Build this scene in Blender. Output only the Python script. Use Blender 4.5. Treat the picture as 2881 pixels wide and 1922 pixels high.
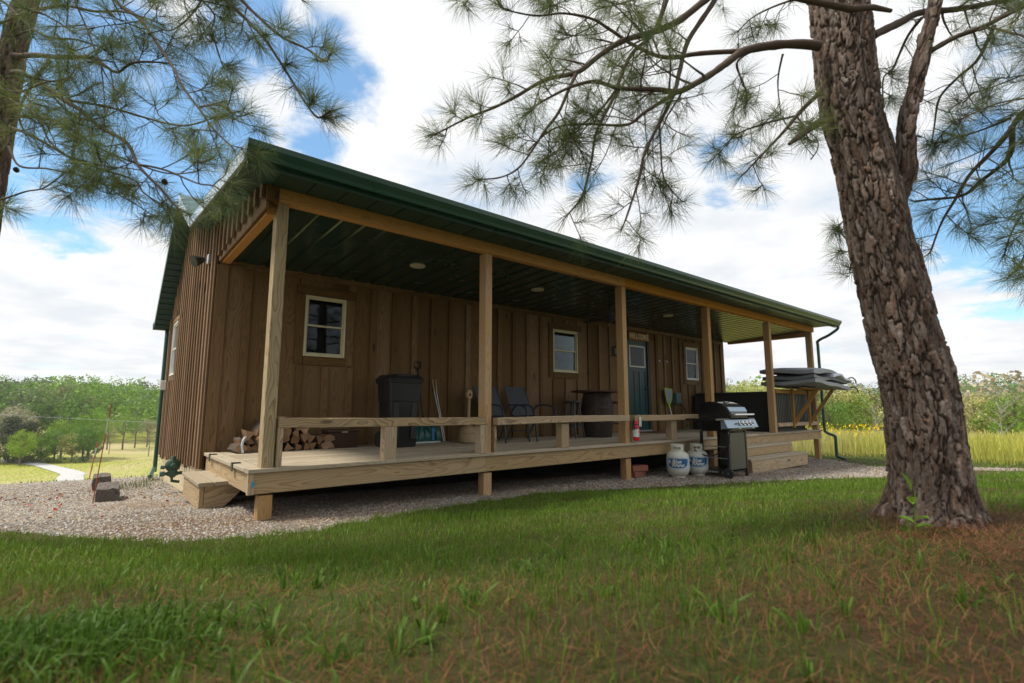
import bpy, math, random
import numpy as np
from mathutils import Vector, Matrix, noise
R = math.radians
random.seed(7); RNG = np.random.default_rng(11)
for o in list(bpy.data.objects): bpy.data.objects.remove(o)
SC = bpy.context.scene
COL = SC.collection

# ------------------------------------------------------------------ camera
CAM = Vector((-1.143, -4.732, 0.509)); YAW, PITCH = R(39.662), R(7.579)
cd = bpy.data.cameras.new('camera'); cam = bpy.data.objects.new('camera', cd); COL.objects.link(cam)
cam.location = CAM; cam.rotation_euler = (math.pi/2 + PITCH, 0, -YAW)
cd.sensor_width = 36; cd.lens = 1415.8/2881*36
cd.clip_start = .02; cd.clip_end = 3000
cd.dof.use_dof = True; cd.dof.focus_distance = 6.0; cd.dof.aperture_fstop = 2.6
SC.camera = cam
FW = Vector((math.sin(YAW)*math.cos(PITCH), math.cos(YAW)*math.cos(PITCH), math.sin(PITCH)))
RT = Vector((math.cos(YAW), -math.sin(YAW), 0)); UP = RT.cross(FW)
def at(x, y, d):
    """world point seen at photo pixel x, y, d metres ahead (used to survey where limbs grow)"""
    return CAM + (FW + RT*((x-1440.5)/1415.8) - UP*((y-961)/1415.8))*d
def ray(x, y): return (at(x, y, 1)-CAM).normalized()

# ------------------------------------------------------------------ light
SUN_EL, SUN_AZ = 60, -62         # degrees; azimuth from +Y towards +X
def nd(nt, t, **k):
    n = nt.nodes.new(t)
    for a, b in k.items():
        if a.startswith('i_'): n.inputs[a[2:].replace('_', ' ')].default_value = b
        else: setattr(n, a, b)
    return n
W = bpy.data.worlds.new('World'); SC.world = W; W.use_nodes = True
nt = W.node_tree; nt.nodes.clear(); L = nt.links.new
sky = nd(nt, 'ShaderNodeTexSky', sky_type='NISHITA', sun_disc=False)
sky.sun_elevation = R(SUN_EL); sky.sun_rotation = R(SUN_AZ); sky.altitude = 300; sky.dust_density = .6
tc = nd(nt, 'ShaderNodeTexCoord')
nrm = nd(nt, 'ShaderNodeVectorMath', operation='NORMALIZE'); L(tc.outputs['Generated'], nrm.inputs[0])
sep = nd(nt, 'ShaderNodeSeparateXYZ'); L(nrm.outputs[0], sep.inputs[0])
def mth(op, a, b=None, c=None, clamp=False, t=nt):
    n = t.nodes.new('ShaderNodeMath'); n.operation = op; n.use_clamp = clamp
    for i, v in enumerate((a, b, c)):
        if v is None: continue
        if isinstance(v, (int, float)): n.inputs[i].default_value = v
        else: t.links.new(v, n.inputs[i])
    return n.outputs[0]
zz = mth('ADD', mth('MAXIMUM', sep.outputs[2], 0.0), .16)
cx = mth('DIVIDE', sep.outputs[0], zz); cy = mth('DIVIDE', sep.outputs[1], zz)
comb = nd(nt, 'ShaderNodeCombineXYZ'); L(cx, comb.inputs[0]); L(cy, comb.inputs[1])
n1 = nd(nt, 'ShaderNodeTexNoise', i_Scale=1.15, i_Detail=9.0, i_Roughness=.6, i_Distortion=.25); L(comb.outputs[0], n1.inputs['Vector'])
n2 = nd(nt, 'ShaderNodeTexNoise', i_Scale=2.6, i_Detail=7.0, i_Roughness=.55); L(comb.outputs[0], n2.inputs['Vector'])
# clear blue openings in the broken cloud
dens = n1.outputs['Fac']
holes = None
for (px, py, rad, amt) in ((930,190,.085,1.),(890,400,.055,.72),(330,180,.13,1.05),(130,300,.14,1.),(420,380,.15,1.1),(620,120,.07,.9),(2040,470,.06,.5),(1650,480,.06,.42),
                           (2170,590,.04,.55),(2830,300,.12,.8),(2760,640,.13,.9),(2880,520,.13,.8),(1780,350,.05,.35),(60,30,.1,.9),(250,420,.13,1.), (700,60,.08,.9), (1130,560,.03,.5)):
    d = ray(px, py)
    dot = nd(nt, 'ShaderNodeVectorMath', operation='DOT_PRODUCT'); L(nrm.outputs[0], dot.inputs[0]); dot.inputs[1].default_value = d
    c = math.cos(rad*1.5)
    v = mth('MULTIPLY', mth('DIVIDE', mth('SUBTRACT', dot.outputs['Value'], c), 1-c, clamp=True), amt)
    holes = v if holes is None else mth('MAXIMUM', holes, v)
n3 = nd(nt, 'ShaderNodeTexNoise', i_Scale=3.4, i_Detail=8.0, i_Roughness=.62, i_Distortion=.4); L(comb.outputs[0], n3.inputs['Vector'])
hv = mth('SUBTRACT', mth('MULTIPLY', holes, .62), mth('MULTIPLY', mth('SUBTRACT', n3.outputs['Fac'], .36), 1.2), clamp=True)
cov = mth('SUBTRACT', mth('ADD', dens, .13), mth('MULTIPLY', hv, .95))
mr = nd(nt, 'ShaderNodeMapRange', interpolation_type='SMOOTHSTEP'); L(cov, mr.inputs[0])
mr.inputs[1].default_value = .30; mr.inputs[2].default_value = .58; mr.inputs[3].default_value = .14
cr = nd(nt, 'ShaderNodeValToRGB'); L(n2.outputs['Fac'], cr.inputs[0])
cr.color_ramp.elements[0].position = .34; cr.color_ramp.elements[0].color = (.80,.84,.885,1)
cr.color_ramp.elements[1].position = .60; cr.color_ramp.elements[1].color = (1.,.995,.985,1)
bgs = nd(nt, 'ShaderNodeBackground', i_Strength=.15); hsv = nd(nt, 'ShaderNodeHueSaturation', i_Saturation=1.32, i_Value=1.3, i_Hue=.488); L(sky.outputs[0], hsv.inputs['Color']); L(hsv.outputs[0], bgs.inputs[0])
bgc = nd(nt, 'ShaderNodeBackground', i_Strength=1.0); L(cr.outputs[0], bgc.inputs[0])
mx = nd(nt, 'ShaderNodeMixShader'); L(mr.outputs[0], mx.inputs[0]); L(bgs.outputs[0], mx.inputs[1]); L(bgc.outputs[0], mx.inputs[2])
wo = nd(nt, 'ShaderNodeOutputWorld'); L(mx.outputs[0], wo.inputs[0])

sd = bpy.data.lights.new('sun', 'SUN'); sd.energy = 4.2; sd.angle = R(11); sd.color = (1, .94, .82)
sun = bpy.data.objects.new('sun', sd); COL.objects.link(sun)
sdir = Vector((math.sin(R(SUN_AZ))*math.cos(R(SUN_EL)), math.cos(R(SUN_AZ))*math.cos(R(SUN_EL)), math.sin(R(SUN_EL))))
sun.rotation_euler = sdir.to_track_quat('Z', 'Y').to_euler(); sun.location = (0, 0, 30)
vs = SC.view_settings; vs.view_transform = 'Standard'; vs.look = 'None'; vs.exposure = 0.1; vs.gamma = 1; vs.use_curve_mapping = False
SC.cycles.max_bounces = 8; SC.cycles.transparent_max_bounces = 12; SC.cycles.use_denoising = True

# ------------------------------------------------------------------ helpers
def tag(o, label=None, cat=None, group=None, kind=None):
    if label: o['label'] = label
    if cat: o['category'] = cat
    if group: o['group'] = group
    if kind: o['kind'] = kind
    return o
def thing(name, loc, label, cat, group=None, rz=0):
    o = bpy.data.objects.new(name, None); COL.objects.link(o); o.empty_display_size = .1
    o.location = loc; o.rotation_euler = (0, 0, rz)
    return tag(o, label, cat, group)
def link(name, me, parent=None, loc=(0,0,0)):
    o = bpy.data.objects.new(name, me); COL.objects.link(o)
    if parent: o.parent = parent
    o.location = loc
    return o
def smooth(me, ang=40):
    me.polygons.foreach_set('use_smooth', [True]*len(me.polygons))
    try: me.set_sharp_from_angle(angle=R(ang))
    except Exception: pass
class MB:
    def __init__(s): s.v = []; s.f = []
    def add(s, vs, fs):
        b = len(s.v); s.v += [tuple(v) for v in vs]; s.f += [tuple(i+b for i in f) for f in fs]; return s
    def box(s, c, d, M=None, ch=0):
        x, y, z = d[0]/2, d[1]/2, d[2]/2
        vs = [Vector((i*x, j*y, k*z)) for k in (-1, 1) for j in (-1, 1) for i in (-1, 1)]
        if M: vs = [M @ v for v in vs]
        vs = [v + Vector(c) for v in vs]
        return s.add(vs, [(0,2,3,1),(4,5,7,6),(0,1,5,4),(2,6,7,3),(0,4,6,2),(1,3,7,5)])
    def b2(s, a, b): return s.box([(a[i]+b[i])/2 for i in range(3)], [abs(b[i]-a[i]) for i in range(3)])
    def bar(s, p, q, w, h=None, up=(0,0,1)):
        p = Vector(p); q = Vector(q); h = h or w; a = (q-p); l = a.length; a.normalize()
        u = Vector(up); u = (u - a*u.dot(a))
        if u.length < 1e-3: u = Vector((1,0,0)); u = u - a*u.dot(a)
        u.normalize(); b = u.cross(a)
        M = Matrix((a, b, u)).transposed()
        return s.box((p+q)/2, (l, w, h), M)
    def tube(s, pts, r, n=8, cap=True):
        pts = [Vector(p) for p in pts]; k = len(pts)
        rr = r if isinstance(r, (list, tuple)) else [r]*k
        t = (pts[1]-pts[0]).normalized(); u = t.orthogonal().normalized(); vs = []
        for i, p in enumerate(pts):
            t = (pts[min(i+1, k-1)]-pts[max(i-1, 0)]).normalized()
            u = (u - t*u.dot(t)).normalized(); w = t.cross(u)
            for j in range(n):
                a = 2*math.pi*j/n; vs.append(p + (u*math.cos(a)+w*math.sin(a))*rr[i])
        fs = [(i*n+j, i*n+(j+1) % n, (i+1)*n+(j+1) % n, (i+1)*n+j) for i in range(k-1) for j in range(n)]
        if cap: fs += [tuple(range(n))[::-1], tuple(range((k-1)*n, k*n))]
        return s.add(vs, fs)
    def lathe(s, prof, c=(0,0,0), n=24, M=None):
        vs = []
        for r, z in prof:
            for j in range(n):
                a = 2*math.pi*j/n; v = Vector((r*math.cos(a), r*math.sin(a), z))
                if M: v = M @ v
                vs.append(v+Vector(c))
        k = len(prof)
        fs = [(i*n+j, i*n+(j+1) % n, (i+1)*n+(j+1) % n, (i+1)*n+j) for i in range(k-1) for j in range(n)]
        fs += [tuple(range(n))[::-1], tuple(range((k-1)*n, k*n))]
        return s.add(vs, fs)
    def prism(s, poly, axis, a, b):
        """2D polygon (u,v) extruded along an axis from a to b. axis x: (y,z); y: (x,z); z: (x,y)"""
        n = len(poly)
        def P(u, v, t): return {'x': (t,u,v), 'y': (u,t,v), 'z': (u,v,t)}[axis]
        vs = [P(u, v, a) for u, v in poly]+[P(u, v, b) for u, v in poly]
        return s.add(vs, [(i, (i+1) % n, n+(i+1) % n, n+i) for i in range(n)]+[tuple(range(n))[::-1], tuple(range(n, 2*n))])
    def mesh(s, name, mat, sm=None, bevel=0):
        me = bpy.data.meshes.new(name); me.from_pydata(s.v, [], s.f)
        if mat: me.materials.append(mat)
        import bmesh
        bm = bmesh.new(); bm.from_mesh(me); bmesh.ops.recalc_face_normals(bm, faces=bm.faces)
        if bevel: bmesh.ops.bevel(bm, geom=bm.edges[:], offset=bevel, segments=1, affect='EDGES', clamp_overlap=True)
        bm.to_mesh(me); bm.free()
        if sm: smooth(me, sm)
        return me
    def build(s, name, mat, parent=None, sm=None, bevel=0, loc=(0,0,0)):
        return link(name, s.mesh(name, mat, sm, bevel), parent, loc)
def np_mesh(name, V, F, mat, col=None, sm=False):
    """V (n,3) float, F (m,k) int"""
    me = bpy.data.meshes.new(name); V = np.asarray(V, np.float32); F = np.asarray(F, np.int32); m, k = F.shape
    me.vertices.add(len(V)); me.vertices.foreach_set('co', V.ravel())
    me.loops.add(m*k); me.loops.foreach_set('vertex_index', F.ravel())
    me.polygons.add(m); me.polygons.foreach_set('loop_start', np.arange(0, m*k, k, dtype=np.int32))
    try: me.polygons.foreach_set('loop_total', np.full(m, k, np.int32))
    except Exception: pass
    if sm: me.polygons.foreach_set('use_smooth', np.ones(m, bool))
    if col is not None:
        a = me.color_attributes.new('Col', 'FLOAT_COLOR', 'POINT')
        c = np.ones((len(V), 4), np.float32); c[:, :3] = col; a.data.foreach_set('color', c.ravel())
    me.materials.append(mat); me.update(calc_edges=True); me.validate()
    return me
def copy_tree(o, parent=None):
    c = o.copy(); COL.objects.link(c)
    if parent: c.parent = parent
    for ch in o.children: copy_tree(ch, c)
    return c
def rebase(root, loc):
    loc = Vector(loc)
    for ch in root.children: ch.location = Vector(ch.location)-loc
    root.location = loc
_pc = {}
def plank_mesh(Lh, Wd, T, mat, ch=.004):
    key = (round(Lh, 3), round(Wd, 3), round(T, 3), mat.name)
    if key in _pc: return _pc[key]
    c = min(ch, T*.3, Wd*.3); y, z = Wd/2, T/2
    sec = [(-y+c,-z),(y-c,-z),(y,-z+c),(y,z-c),(y-c,z),(-y+c,z),(-y,z-c),(-y,-z+c)]
    m = MB().prism(sec, 'x', -Lh/2, Lh/2).mesh('plank', mat)
    _pc[key] = m; return m
X_, Y_, Z_ = Vector((1,0,0)), Vector((0,1,0)), Vector((0,0,1))
def plank(name, parent, c, Lh, Wd, T, lx, ly, mat, tilt=0):
    """board: long axis lx, wide axis ly"""
    lx = Vector(lx).normalized(); ly = Vector(ly).normalized(); lz = lx.cross(ly)
    o = link(name, plank_mesh(Lh, Wd, T, mat), parent, c)
    M = Matrix((lx, ly, lz)).transposed()
    if tilt: M = M @ Matrix.Rotation(tilt, 3, 'Z')
    o.rotation_euler = M.to_euler()
    return o

# ------------------------------------------------------------------ materials
def newmat(name):
    m = bpy.data.materials.new(name); m.use_nodes = True; t = m.node_tree; t.nodes.clear()
    out = t.nodes.new('ShaderNodeOutputMaterial'); p = t.nodes.new('ShaderNodeBsdfPrincipled'); t.links.new(p.outputs[0], out.inputs[0])
    return m, t, p, out
def plain(name, col, rough=.6, metal=0, noise_amt=.15, nscale=9, bump=.0, spec=.5, coat=0, emit=None):
    m, t, p, out = newmat(name)
    tcn = nd(t, 'ShaderNodeTexCoord'); n = nd(t, 'ShaderNodeTexNoise', i_Scale=nscale, i_Detail=6.0, i_Roughness=.65); t.links.new(tcn.outputs['Object'], n.inputs['Vector'])
    oi = nd(t, 'ShaderNodeObjectInfo')
    mix = nd(t, 'ShaderNodeMix', data_type='RGBA', blend_type='MULTIPLY'); mix.inputs[0].default_value = 1
    mix.inputs[6].default_value = (*col, 1)
    v = mth('ADD', mth('MULTIPLY', n.outputs['Fac'], 2*noise_amt, t=t), 1-noise_amt, t=t)
    cc = nd(t, 'ShaderNodeCombineColor'); [t.links.new(v, cc.inputs[i]) for i in range(3)]
    t.links.new(cc.outputs[0], mix.inputs[7]); t.links.new(mix.outputs[2], p.inputs['Base Color'])
    p.inputs['Roughness'].default_value = rough; p.inputs['Metallic'].default_value = metal
    p.inputs['Specular IOR Level'].default_value = spec; p.inputs['Coat Weight'].default_value = coat
    r = mth('ADD', mth('MULTIPLY', n.outputs['Fac'], .25, t=t), rough-.12, t=t, clamp=True); t.links.new(r, p.inputs['Roughness'])
    if bump:
        b = nd(t, 'ShaderNodeBump', i_Strength=bump, i_Distance=.01); t.links.new(n.outputs['Fac'], b.inputs['Height']); t.links.new(b.outputs[0], p.inputs['Normal'])
    return m
def wood(name, light, dark, ring=.014, contrast=1., rough=.75, weather=None, wamt=0., knots=.6, var=.25, bump=.25):
    """sawn timber, grain along local X, every object different"""
    m, t, p, out = newmat(name); K = t.links.new
    tcn = nd(t, 'ShaderNodeTexCoord'); oi = nd(t, 'ShaderNodeObjectInfo')
    off = nd(t, 'ShaderNodeCombineXYZ')
    K(mth('MULTIPLY', oi.outputs['Random'], 53., t=t), off.inputs[0])
    add = nd(t, 'ShaderNodeVectorMath', operation='ADD'); K(tcn.outputs['Object'], add.inputs[0]); K(off.outputs[0], add.inputs[1])
    # wandering pith: low-frequency noise along the length
    s1 = nd(t, 'ShaderNodeMapping'); s1.inputs['Scale'].default_value = (.9, 2.2, 2.2); K(add.outputs[0], s1.inputs[0])
    lo = nd(t, 'ShaderNodeTexNoise', i_Scale=1.0, i_Detail=3.0, i_Roughness=.5); K(s1.outputs[0], lo.inputs['Vector'])
    sp = nd(t, 'ShaderNodeSeparateXYZ'); K(tcn.outputs['Object'], sp.inputs[0])
    sc = nd(t, 'ShaderNodeSeparateColor'); K(lo.outputs['Color'], sc.inputs[0])
    yy = mth('ADD', sp.outputs[1], mth('MULTIPLY', mth('SUBTRACT', sc.outputs[0], .5, t=t), .34, t=t), t=t)
    z2 = mth('ADD', sp.outputs[2], mth('ADD', mth('MULTIPLY', mth('SUBTRACT', sc.outputs[1], .5, t=t), .26, t=t), mth('ADD', mth('MULTIPLY', oi.outputs['Random'], .07, t=t), .02, t=t), t=t), t=t)
    rr = mth('SQRT', mth('ADD', mth('MULTIPLY', yy, yy, t=t), mth('MULTIPLY', z2, z2, t=t), t=t), t=t)
    # knots
    s2 = nd(t, 'ShaderNodeMapping'); s2.inputs['Scale'].default_value = (1.4, 4.5, 4.5); K(add.outputs[0], s2.inputs[0])
    vo = nd(t, 'ShaderNodeTexVoronoi', i_Scale=1.0); K(s2.outputs[0], vo.inputs['Vector'])
    kd = vo.outputs['Distance']
    kn = nd(t, 'ShaderNodeMapRange', interpolation_type='SMOOTHSTEP'); K(kd, kn.inputs[0]); kn.inputs[1].default_value = .05; kn.inputs[2].default_value = .13; kn.inputs[3].default_value = 1; kn.inputs[4].default_value = 0
    warp = nd(t, 'ShaderNodeMapRange', interpolation_type='SMOOTHSTEP'); K(kd, warp.inputs[0]); warp.inputs[1].default_value = .0; warp.inputs[2].default_value = .38; warp.inputs[3].default_value = .035; warp.inputs[4].default_value = 0
    rr = mth('ADD', rr, warp.outputs[0], t=t)
    s3 = nd(t, 'ShaderNodeMapping'); s3.inputs['Scale'].default_value = (3, 90, 90); K(add.outputs[0], s3.inputs[0])
    fi = nd(t, 'ShaderNodeTexNoise', i_Scale=1.0, i_Detail=5.0, i_Roughness=.7); K(s3.outputs[0], fi.inputs['Vector'])
    ph = mth('ADD', mth('DIVIDE', rr, ring, t=t), mth('MULTIPLY', fi.outputs['Fac'], .35, t=t), t=t)
    fr = mth('FRACT', ph, t=t)
    late = mth('POWER', fr, 2.4, t=t)
    g = mth('ADD', mth('MULTIPLY', late, .72*contrast, t=t), mth('MULTIPLY', mth('SUBTRACT', fi.outputs['Fac'], .5, t=t), .7, t=t), t=t, clamp=True)
    mc = nd(t, 'ShaderNodeMix', data_type='RGBA'); K(g, mc.inputs[0]); mc.inputs[6].default_value = (*light, 1); mc.inputs[7].default_value = (*dark, 1)
    last = mc.outputs[2]
    if weather:
        nw = nd(t, 'ShaderNodeTexNoise', i_Scale=3.2, i_Detail=7.0, i_Roughness=.7); s4 = nd(t, 'ShaderNodeMapping'); s4.inputs['Scale'].default_value = (.6, 3, 3); K(add.outputs[0], s4.inputs[0]); K(s4.outputs[0], nw.inputs['Vector'])
        mrw = nd(t, 'ShaderNodeMapRange'); K(nw.outputs['Fac'], mrw.inputs[0]); mrw.inputs[1].default_value = .35; mrw.inputs[2].default_value = .68; mrw.inputs[4].default_value = wamt
        mw = nd(t, 'ShaderNodeMix', data_type='RGBA'); K(mrw.outputs[0], mw.inputs[0]); K(last, mw.inputs[6]); mw.inputs[7].default_value = (*weather, 1); last = mw.outputs[2]
    mk = nd(t, 'ShaderNodeMix', data_type='RGBA'); K(mth('MULTIPLY', kn.outputs[0], knots, t=t), mk.inputs[0]); K(last, mk.inputs[6]); mk.inputs[7].default_value = tuple(d*.35 for d in dark)+(1,)
    hs = nd(t, 'ShaderNodeHueSaturation'); K(mk.outputs[2], hs.inputs['Color'])
    K(mth('ADD', mth('MULTIPLY', oi.outputs['Random'], var*2, t=t), 1-var, t=t), hs.inputs['Value'])
    K(mth('ADD', mth('MULTIPLY', oi.outputs['Random'], -.25, t=t), 1.1, t=t), hs.inputs['Saturation'])
    K(hs.outputs[0], p.inputs['Base Color']); p.inputs['Roughness'].default_value = rough; p.inputs['Specular IOR Level'].default_value = .3
    b = nd(t, 'ShaderNodeBump', i_Strength=bump, i_Distance=.004); K(g, b.inputs['Height']); K(b.outputs[0], p.inputs['Normal'])
    return m
def leafmat(name, tint=(1,1,1), trans=.35, rough=.55, objvar=0.0, attr=True, col=(.1,.15,.03)):
    m, t, p, out = newmat(name); K = t.links.new
    if attr:
        a = nd(t, 'ShaderNodeAttribute', attribute_name='Col'); src = a.outputs['Color']
    else:
        rg = nd(t, 'ShaderNodeRGB'); rg.outputs[0].default_value = (*col, 1); src = rg.outputs[0]
    if objvar:
        oi = nd(t, 'ShaderNodeObjectInfo'); hs = nd(t, 'ShaderNodeHueSaturation'); K(src, hs.inputs['Color'])
        mxx = nd(t, 'ShaderNodeMix', data_type='RGBA', blend_type='MULTIPLY'); mxx.inputs[0].default_value = 1; K(src, mxx.inputs[6]); K(oi.outputs['Color'], mxx.inputs[7]); src = mxx.outputs[2]
    p.inputs['Roughness'].default_value = rough; p.inputs['Specular IOR Level'].default_value = .25
    K(src, p.inputs['Base Color'])
    tr = nd(t, 'ShaderNodeBsdfTranslucent'); K(src, tr.inputs[0])
    ms = nd(t, 'ShaderNodeMixShader'); ms.inputs[0].default_value = trans; K(p.outputs[0], ms.inputs[1]); K(tr.outputs[0], ms.inputs[2]); K(ms.outputs[0], out.inputs[0])
    return m
def glass(name, tint=(.6,.66,.66), ior=1.30):
    m, t, p, out = newmat(name); K = t.links.new
    fr = nd(t, 'ShaderNodeFresnel', i_IOR=ior); tr = nd(t, 'ShaderNodeBsdfTransparent'); tr.inputs[0].default_value = (*tint, 1)
    gl = nd(t, 'ShaderNodeBsdfGlossy', i_Roughness=.02); gl.inputs[0].default_value = (.9,.95,1,1)
    ms = nd(t, 'ShaderNodeMixShader'); K(fr.outputs[0], ms.inputs[0]); K(tr.outputs[0], ms.inputs[1]); K(gl.outputs[0], ms.inputs[2]); K(ms.outputs[0], out.inputs[0])
    return m
M = {}
M['wall'] = wood('stained board', (.178,.100,.036), (.050,.027,.010), ring=.019, contrast=1.05, rough=.8, knots=.9, var=.33, weather=(.19,.112,.045), wamt=.5)
M['side'] = wood('sunworn stained board', (.175,.105,.055), (.070,.038,.020), ring=.018, contrast=.9, rough=.85, knots=.8, var=.38, weather=(.27,.15,.06), wamt=.5)
M['post'] = wood('pine post', (.47,.265,.095), (.20,.095,.030), ring=.015, contrast=1., knots=.8, var=.12, weather=(.42,.31,.19), wamt=.5)
M['paleposT'] = wood('pale cracked pine post', (.46,.36,.23), (.20,.13,.06), ring=.020, contrast=1.5, knots=.9, var=.03, weather=(.34,.27,.17), wamt=.6)
M['beam'] = wood('amber pine beam', (.60,.285,.055), (.36,.15,.026), ring=.013, contrast=.8, knots=.7, var=.08)
M['deck'] = wood('weathered deck pine', (.42,.345,.24), (.19,.135,.085), ring=.012, contrast=.9, knots=.7, var=.16, weather=(.40,.35,.28), wamt=.6)
M['rail'] = wood('weathered rail pine', (.44,.315,.18), (.13,.072,.032), ring=.016, contrast=1.3, knots=.7, var=.1, weather=(.40,.33,.24), wamt=.35)
M['rim'] = wood('weathered rim pine', (.43,.30,.16), (.18,.105,.048), ring=.020, contrast=1.1, knots=.8, var=.10, weather=(.40,.33,.23), wamt=.4)
M['brace'] = wood('amber brace wood', (.42,.24,.07), (.24,.12,.035), ring=.012, var=.1)
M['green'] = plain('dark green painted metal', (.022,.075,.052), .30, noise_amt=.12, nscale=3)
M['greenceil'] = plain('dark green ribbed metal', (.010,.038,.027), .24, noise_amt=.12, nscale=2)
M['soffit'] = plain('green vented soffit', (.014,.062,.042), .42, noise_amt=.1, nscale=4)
M['trimsheen'] = plain('rake trim with painted sky sheen', (.55,.60,.62), .25, noise_amt=.08, nscale=3)  # sky reflected on the glossy trim is put into this pale colour
M['vinyl'] = plain('cream vinyl', (.60,.55,.36), .45, noise_amt=.06)
M['white'] = plain('white paint', (.72,.72,.68), .5, noise_amt=.05)
M['ltwhite'] = plain('off white light trim', (.60,.56,.44), .5, noise_amt=.04)
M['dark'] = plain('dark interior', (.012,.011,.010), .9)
M['curtain'] = plain('drawn dark curtain', (.012,.012,.012), .95, bump=.3, nscale=30)
M['plaid'] = plain('plaid curtain with painted meadow reflection', (.62,.56,.13), .9, noise_amt=.5, nscale=25)  # meadow reflection in the door pane is put into this curtain's yellow
M['glass'] = glass('window glass')
M['door'] = plain('teal painted door', (.008,.052,.058), .42, noise_amt=.12, nscale=5)
M['doorframe'] = plain('dark door frame', (.02,.02,.016), .6)
M['block'] = plain('cream block', (.56,.47,.31), .9, noise_amt=.12, nscale=20, bump=.3)
M['black'] = plain('black plastic', (.009,.010,.011), .5, noise_amt=.2, nscale=6)
M['blackmetal'] = plain('black metal', (.016,.017,.020), .35, noise_amt=.2)
M['chairmetal'] = plain('slate blue chair metal', (.028,.040,.055), .4)
M['sling'] = plain('grey sling fabric', (.060,.064,.072), .85, noise_amt=.4, nscale=140)
M['tub'] = plain('charcoal tub panel', (.018,.018,.019), .6, noise_amt=.25, nscale=14, bump=.15)
M['tublid'] = plain('grey vinyl cover', (.24,.26,.29), .5, noise_amt=.2, nscale=5, bump=.25)
M['tubfold'] = plain('dark vinyl cover fold', (.13,.14,.16), .5, noise_amt=.25, nscale=5, bump=.2)
M['lidwhite'] = plain('pale cover flap', (.50,.55,.62), .45, noise_amt=.12)
M['foam'] = plain('blue foam board', (.02,.16,.34), .5)
M['corr'] = plain('black corrugated metal', (.020,.024,.024), .4)
M['barrel'] = wood('dark barrel oak', (.050,.034,.024), (.022,.014,.010), ring=.012, var=.2, rough=.7)
M['hoop'] = plain('rusty hoop', (.045,.033,.028), .6, metal=.5, noise_amt=.35)
M['tabletop'] = wood('dark brown table board', (.085,.036,.018), (.04,.018,.010), ring=.012, var=.1, rough=.5)
M['red'] = plain('red enamel', (.55,.015,.02), .3, noise_amt=.05)
M['paper'] = plain('white label paper', (.72,.72,.68), .7, noise_amt=.08)
M['beige'] = plain('beige plastic', (.34,.25,.13), .6, noise_amt=.15)
M['lime'] = plain('lime plastic', (.40,.66,.03), .45, noise_amt=.05)
M['mesh'] = plain('pale net mesh', (.28,.31,.38), .9, noise_amt=.3, nscale=200)
M['alum'] = plain('aluminium tube', (.55,.57,.6), .35, metal=.8, noise_amt=.06)
M['chrome'] = plain('chrome', (.75,.76,.78), .18, metal=1, noise_amt=.04)
M['steelpanel'] = plain('stainless panel', (.26,.34,.42), .30, metal=.7, noise_amt=.05)
M['grillside'] = plain('dark grey grill cabinet', (.085,.088,.078), .34, metal=.3, noise_amt=.1, nscale=3)
M['gloss'] = plain('gloss black enamel', (.010,.010,.011), .16, noise_amt=.1)
M['tank'] = plain('off white tank paint', (.60,.60,.53), .38, noise_amt=.14, nscale=12)
M['tankblue'] = plain('blue tank label', (.008,.11,.26), .4, noise_amt=.05)
M['tanklabel'] = plain('pale grey tank label', (.50,.56,.62), .4, noise_amt=.08)
M['tankflame'] = plain('orange print', (.75,.22,.03), .5)
M['rubber'] = plain('rubber', (.02,.021,.022), .8, bump=.2)
M['bluescrap'] = plain('blue tag', (.03,.28,.42), .6)
M['regulator'] = plain('green cast metal', (.035,.085,.05), .5, noise_amt=.2)
M['brick'] = plain('red brick', (.27,.10,.065), .9, noise_amt=.25, nscale=30, bump=.4)
M['hose'] = plain('green hose', (.015,.16,.09), .45)
M['shovel'] = plain('dark teal scoop', (.012,.095,.085), .4)
M['mat'] = plain('brown door mat', (.16,.07,.035), .95, noise_amt=.4, nscale=60, bump=.5)
M['sign'] = wood('orange brown sign board', (.42,.18,.05), (.26,.10,.025), ring=.02, var=.02)
M['letter'] = plain('cream letters', (.66,.60,.44), .7)
M['box'] = wood('dark box wood', (.065,.035,.020), (.03,.017,.011), ring=.015, var=.2)
M['ebox'] = plain('blue grey box', (.075,.13,.14), .5)
M['rod'] = plain('rust red rod', (.35,.07,.035), .5)
M['plasticwrap'] = plain('pale wrap', (.62,.66,.70), .3, noise_amt=.25, nscale=40, bump=.5)
M['wire'] = plain('cable', (.25,.27,.30), .6)
M['logend'] = wood('split log heartwood', (.30,.155,.065), (.12,.055,.022), ring=.02, contrast=.6, var=.3, weather=(.17,.13,.10), wamt=.8)
M['logbark'] = plain('log bark', (.085,.062,.048), .95, noise_amt=.5, nscale=40, bump=.8)
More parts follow.
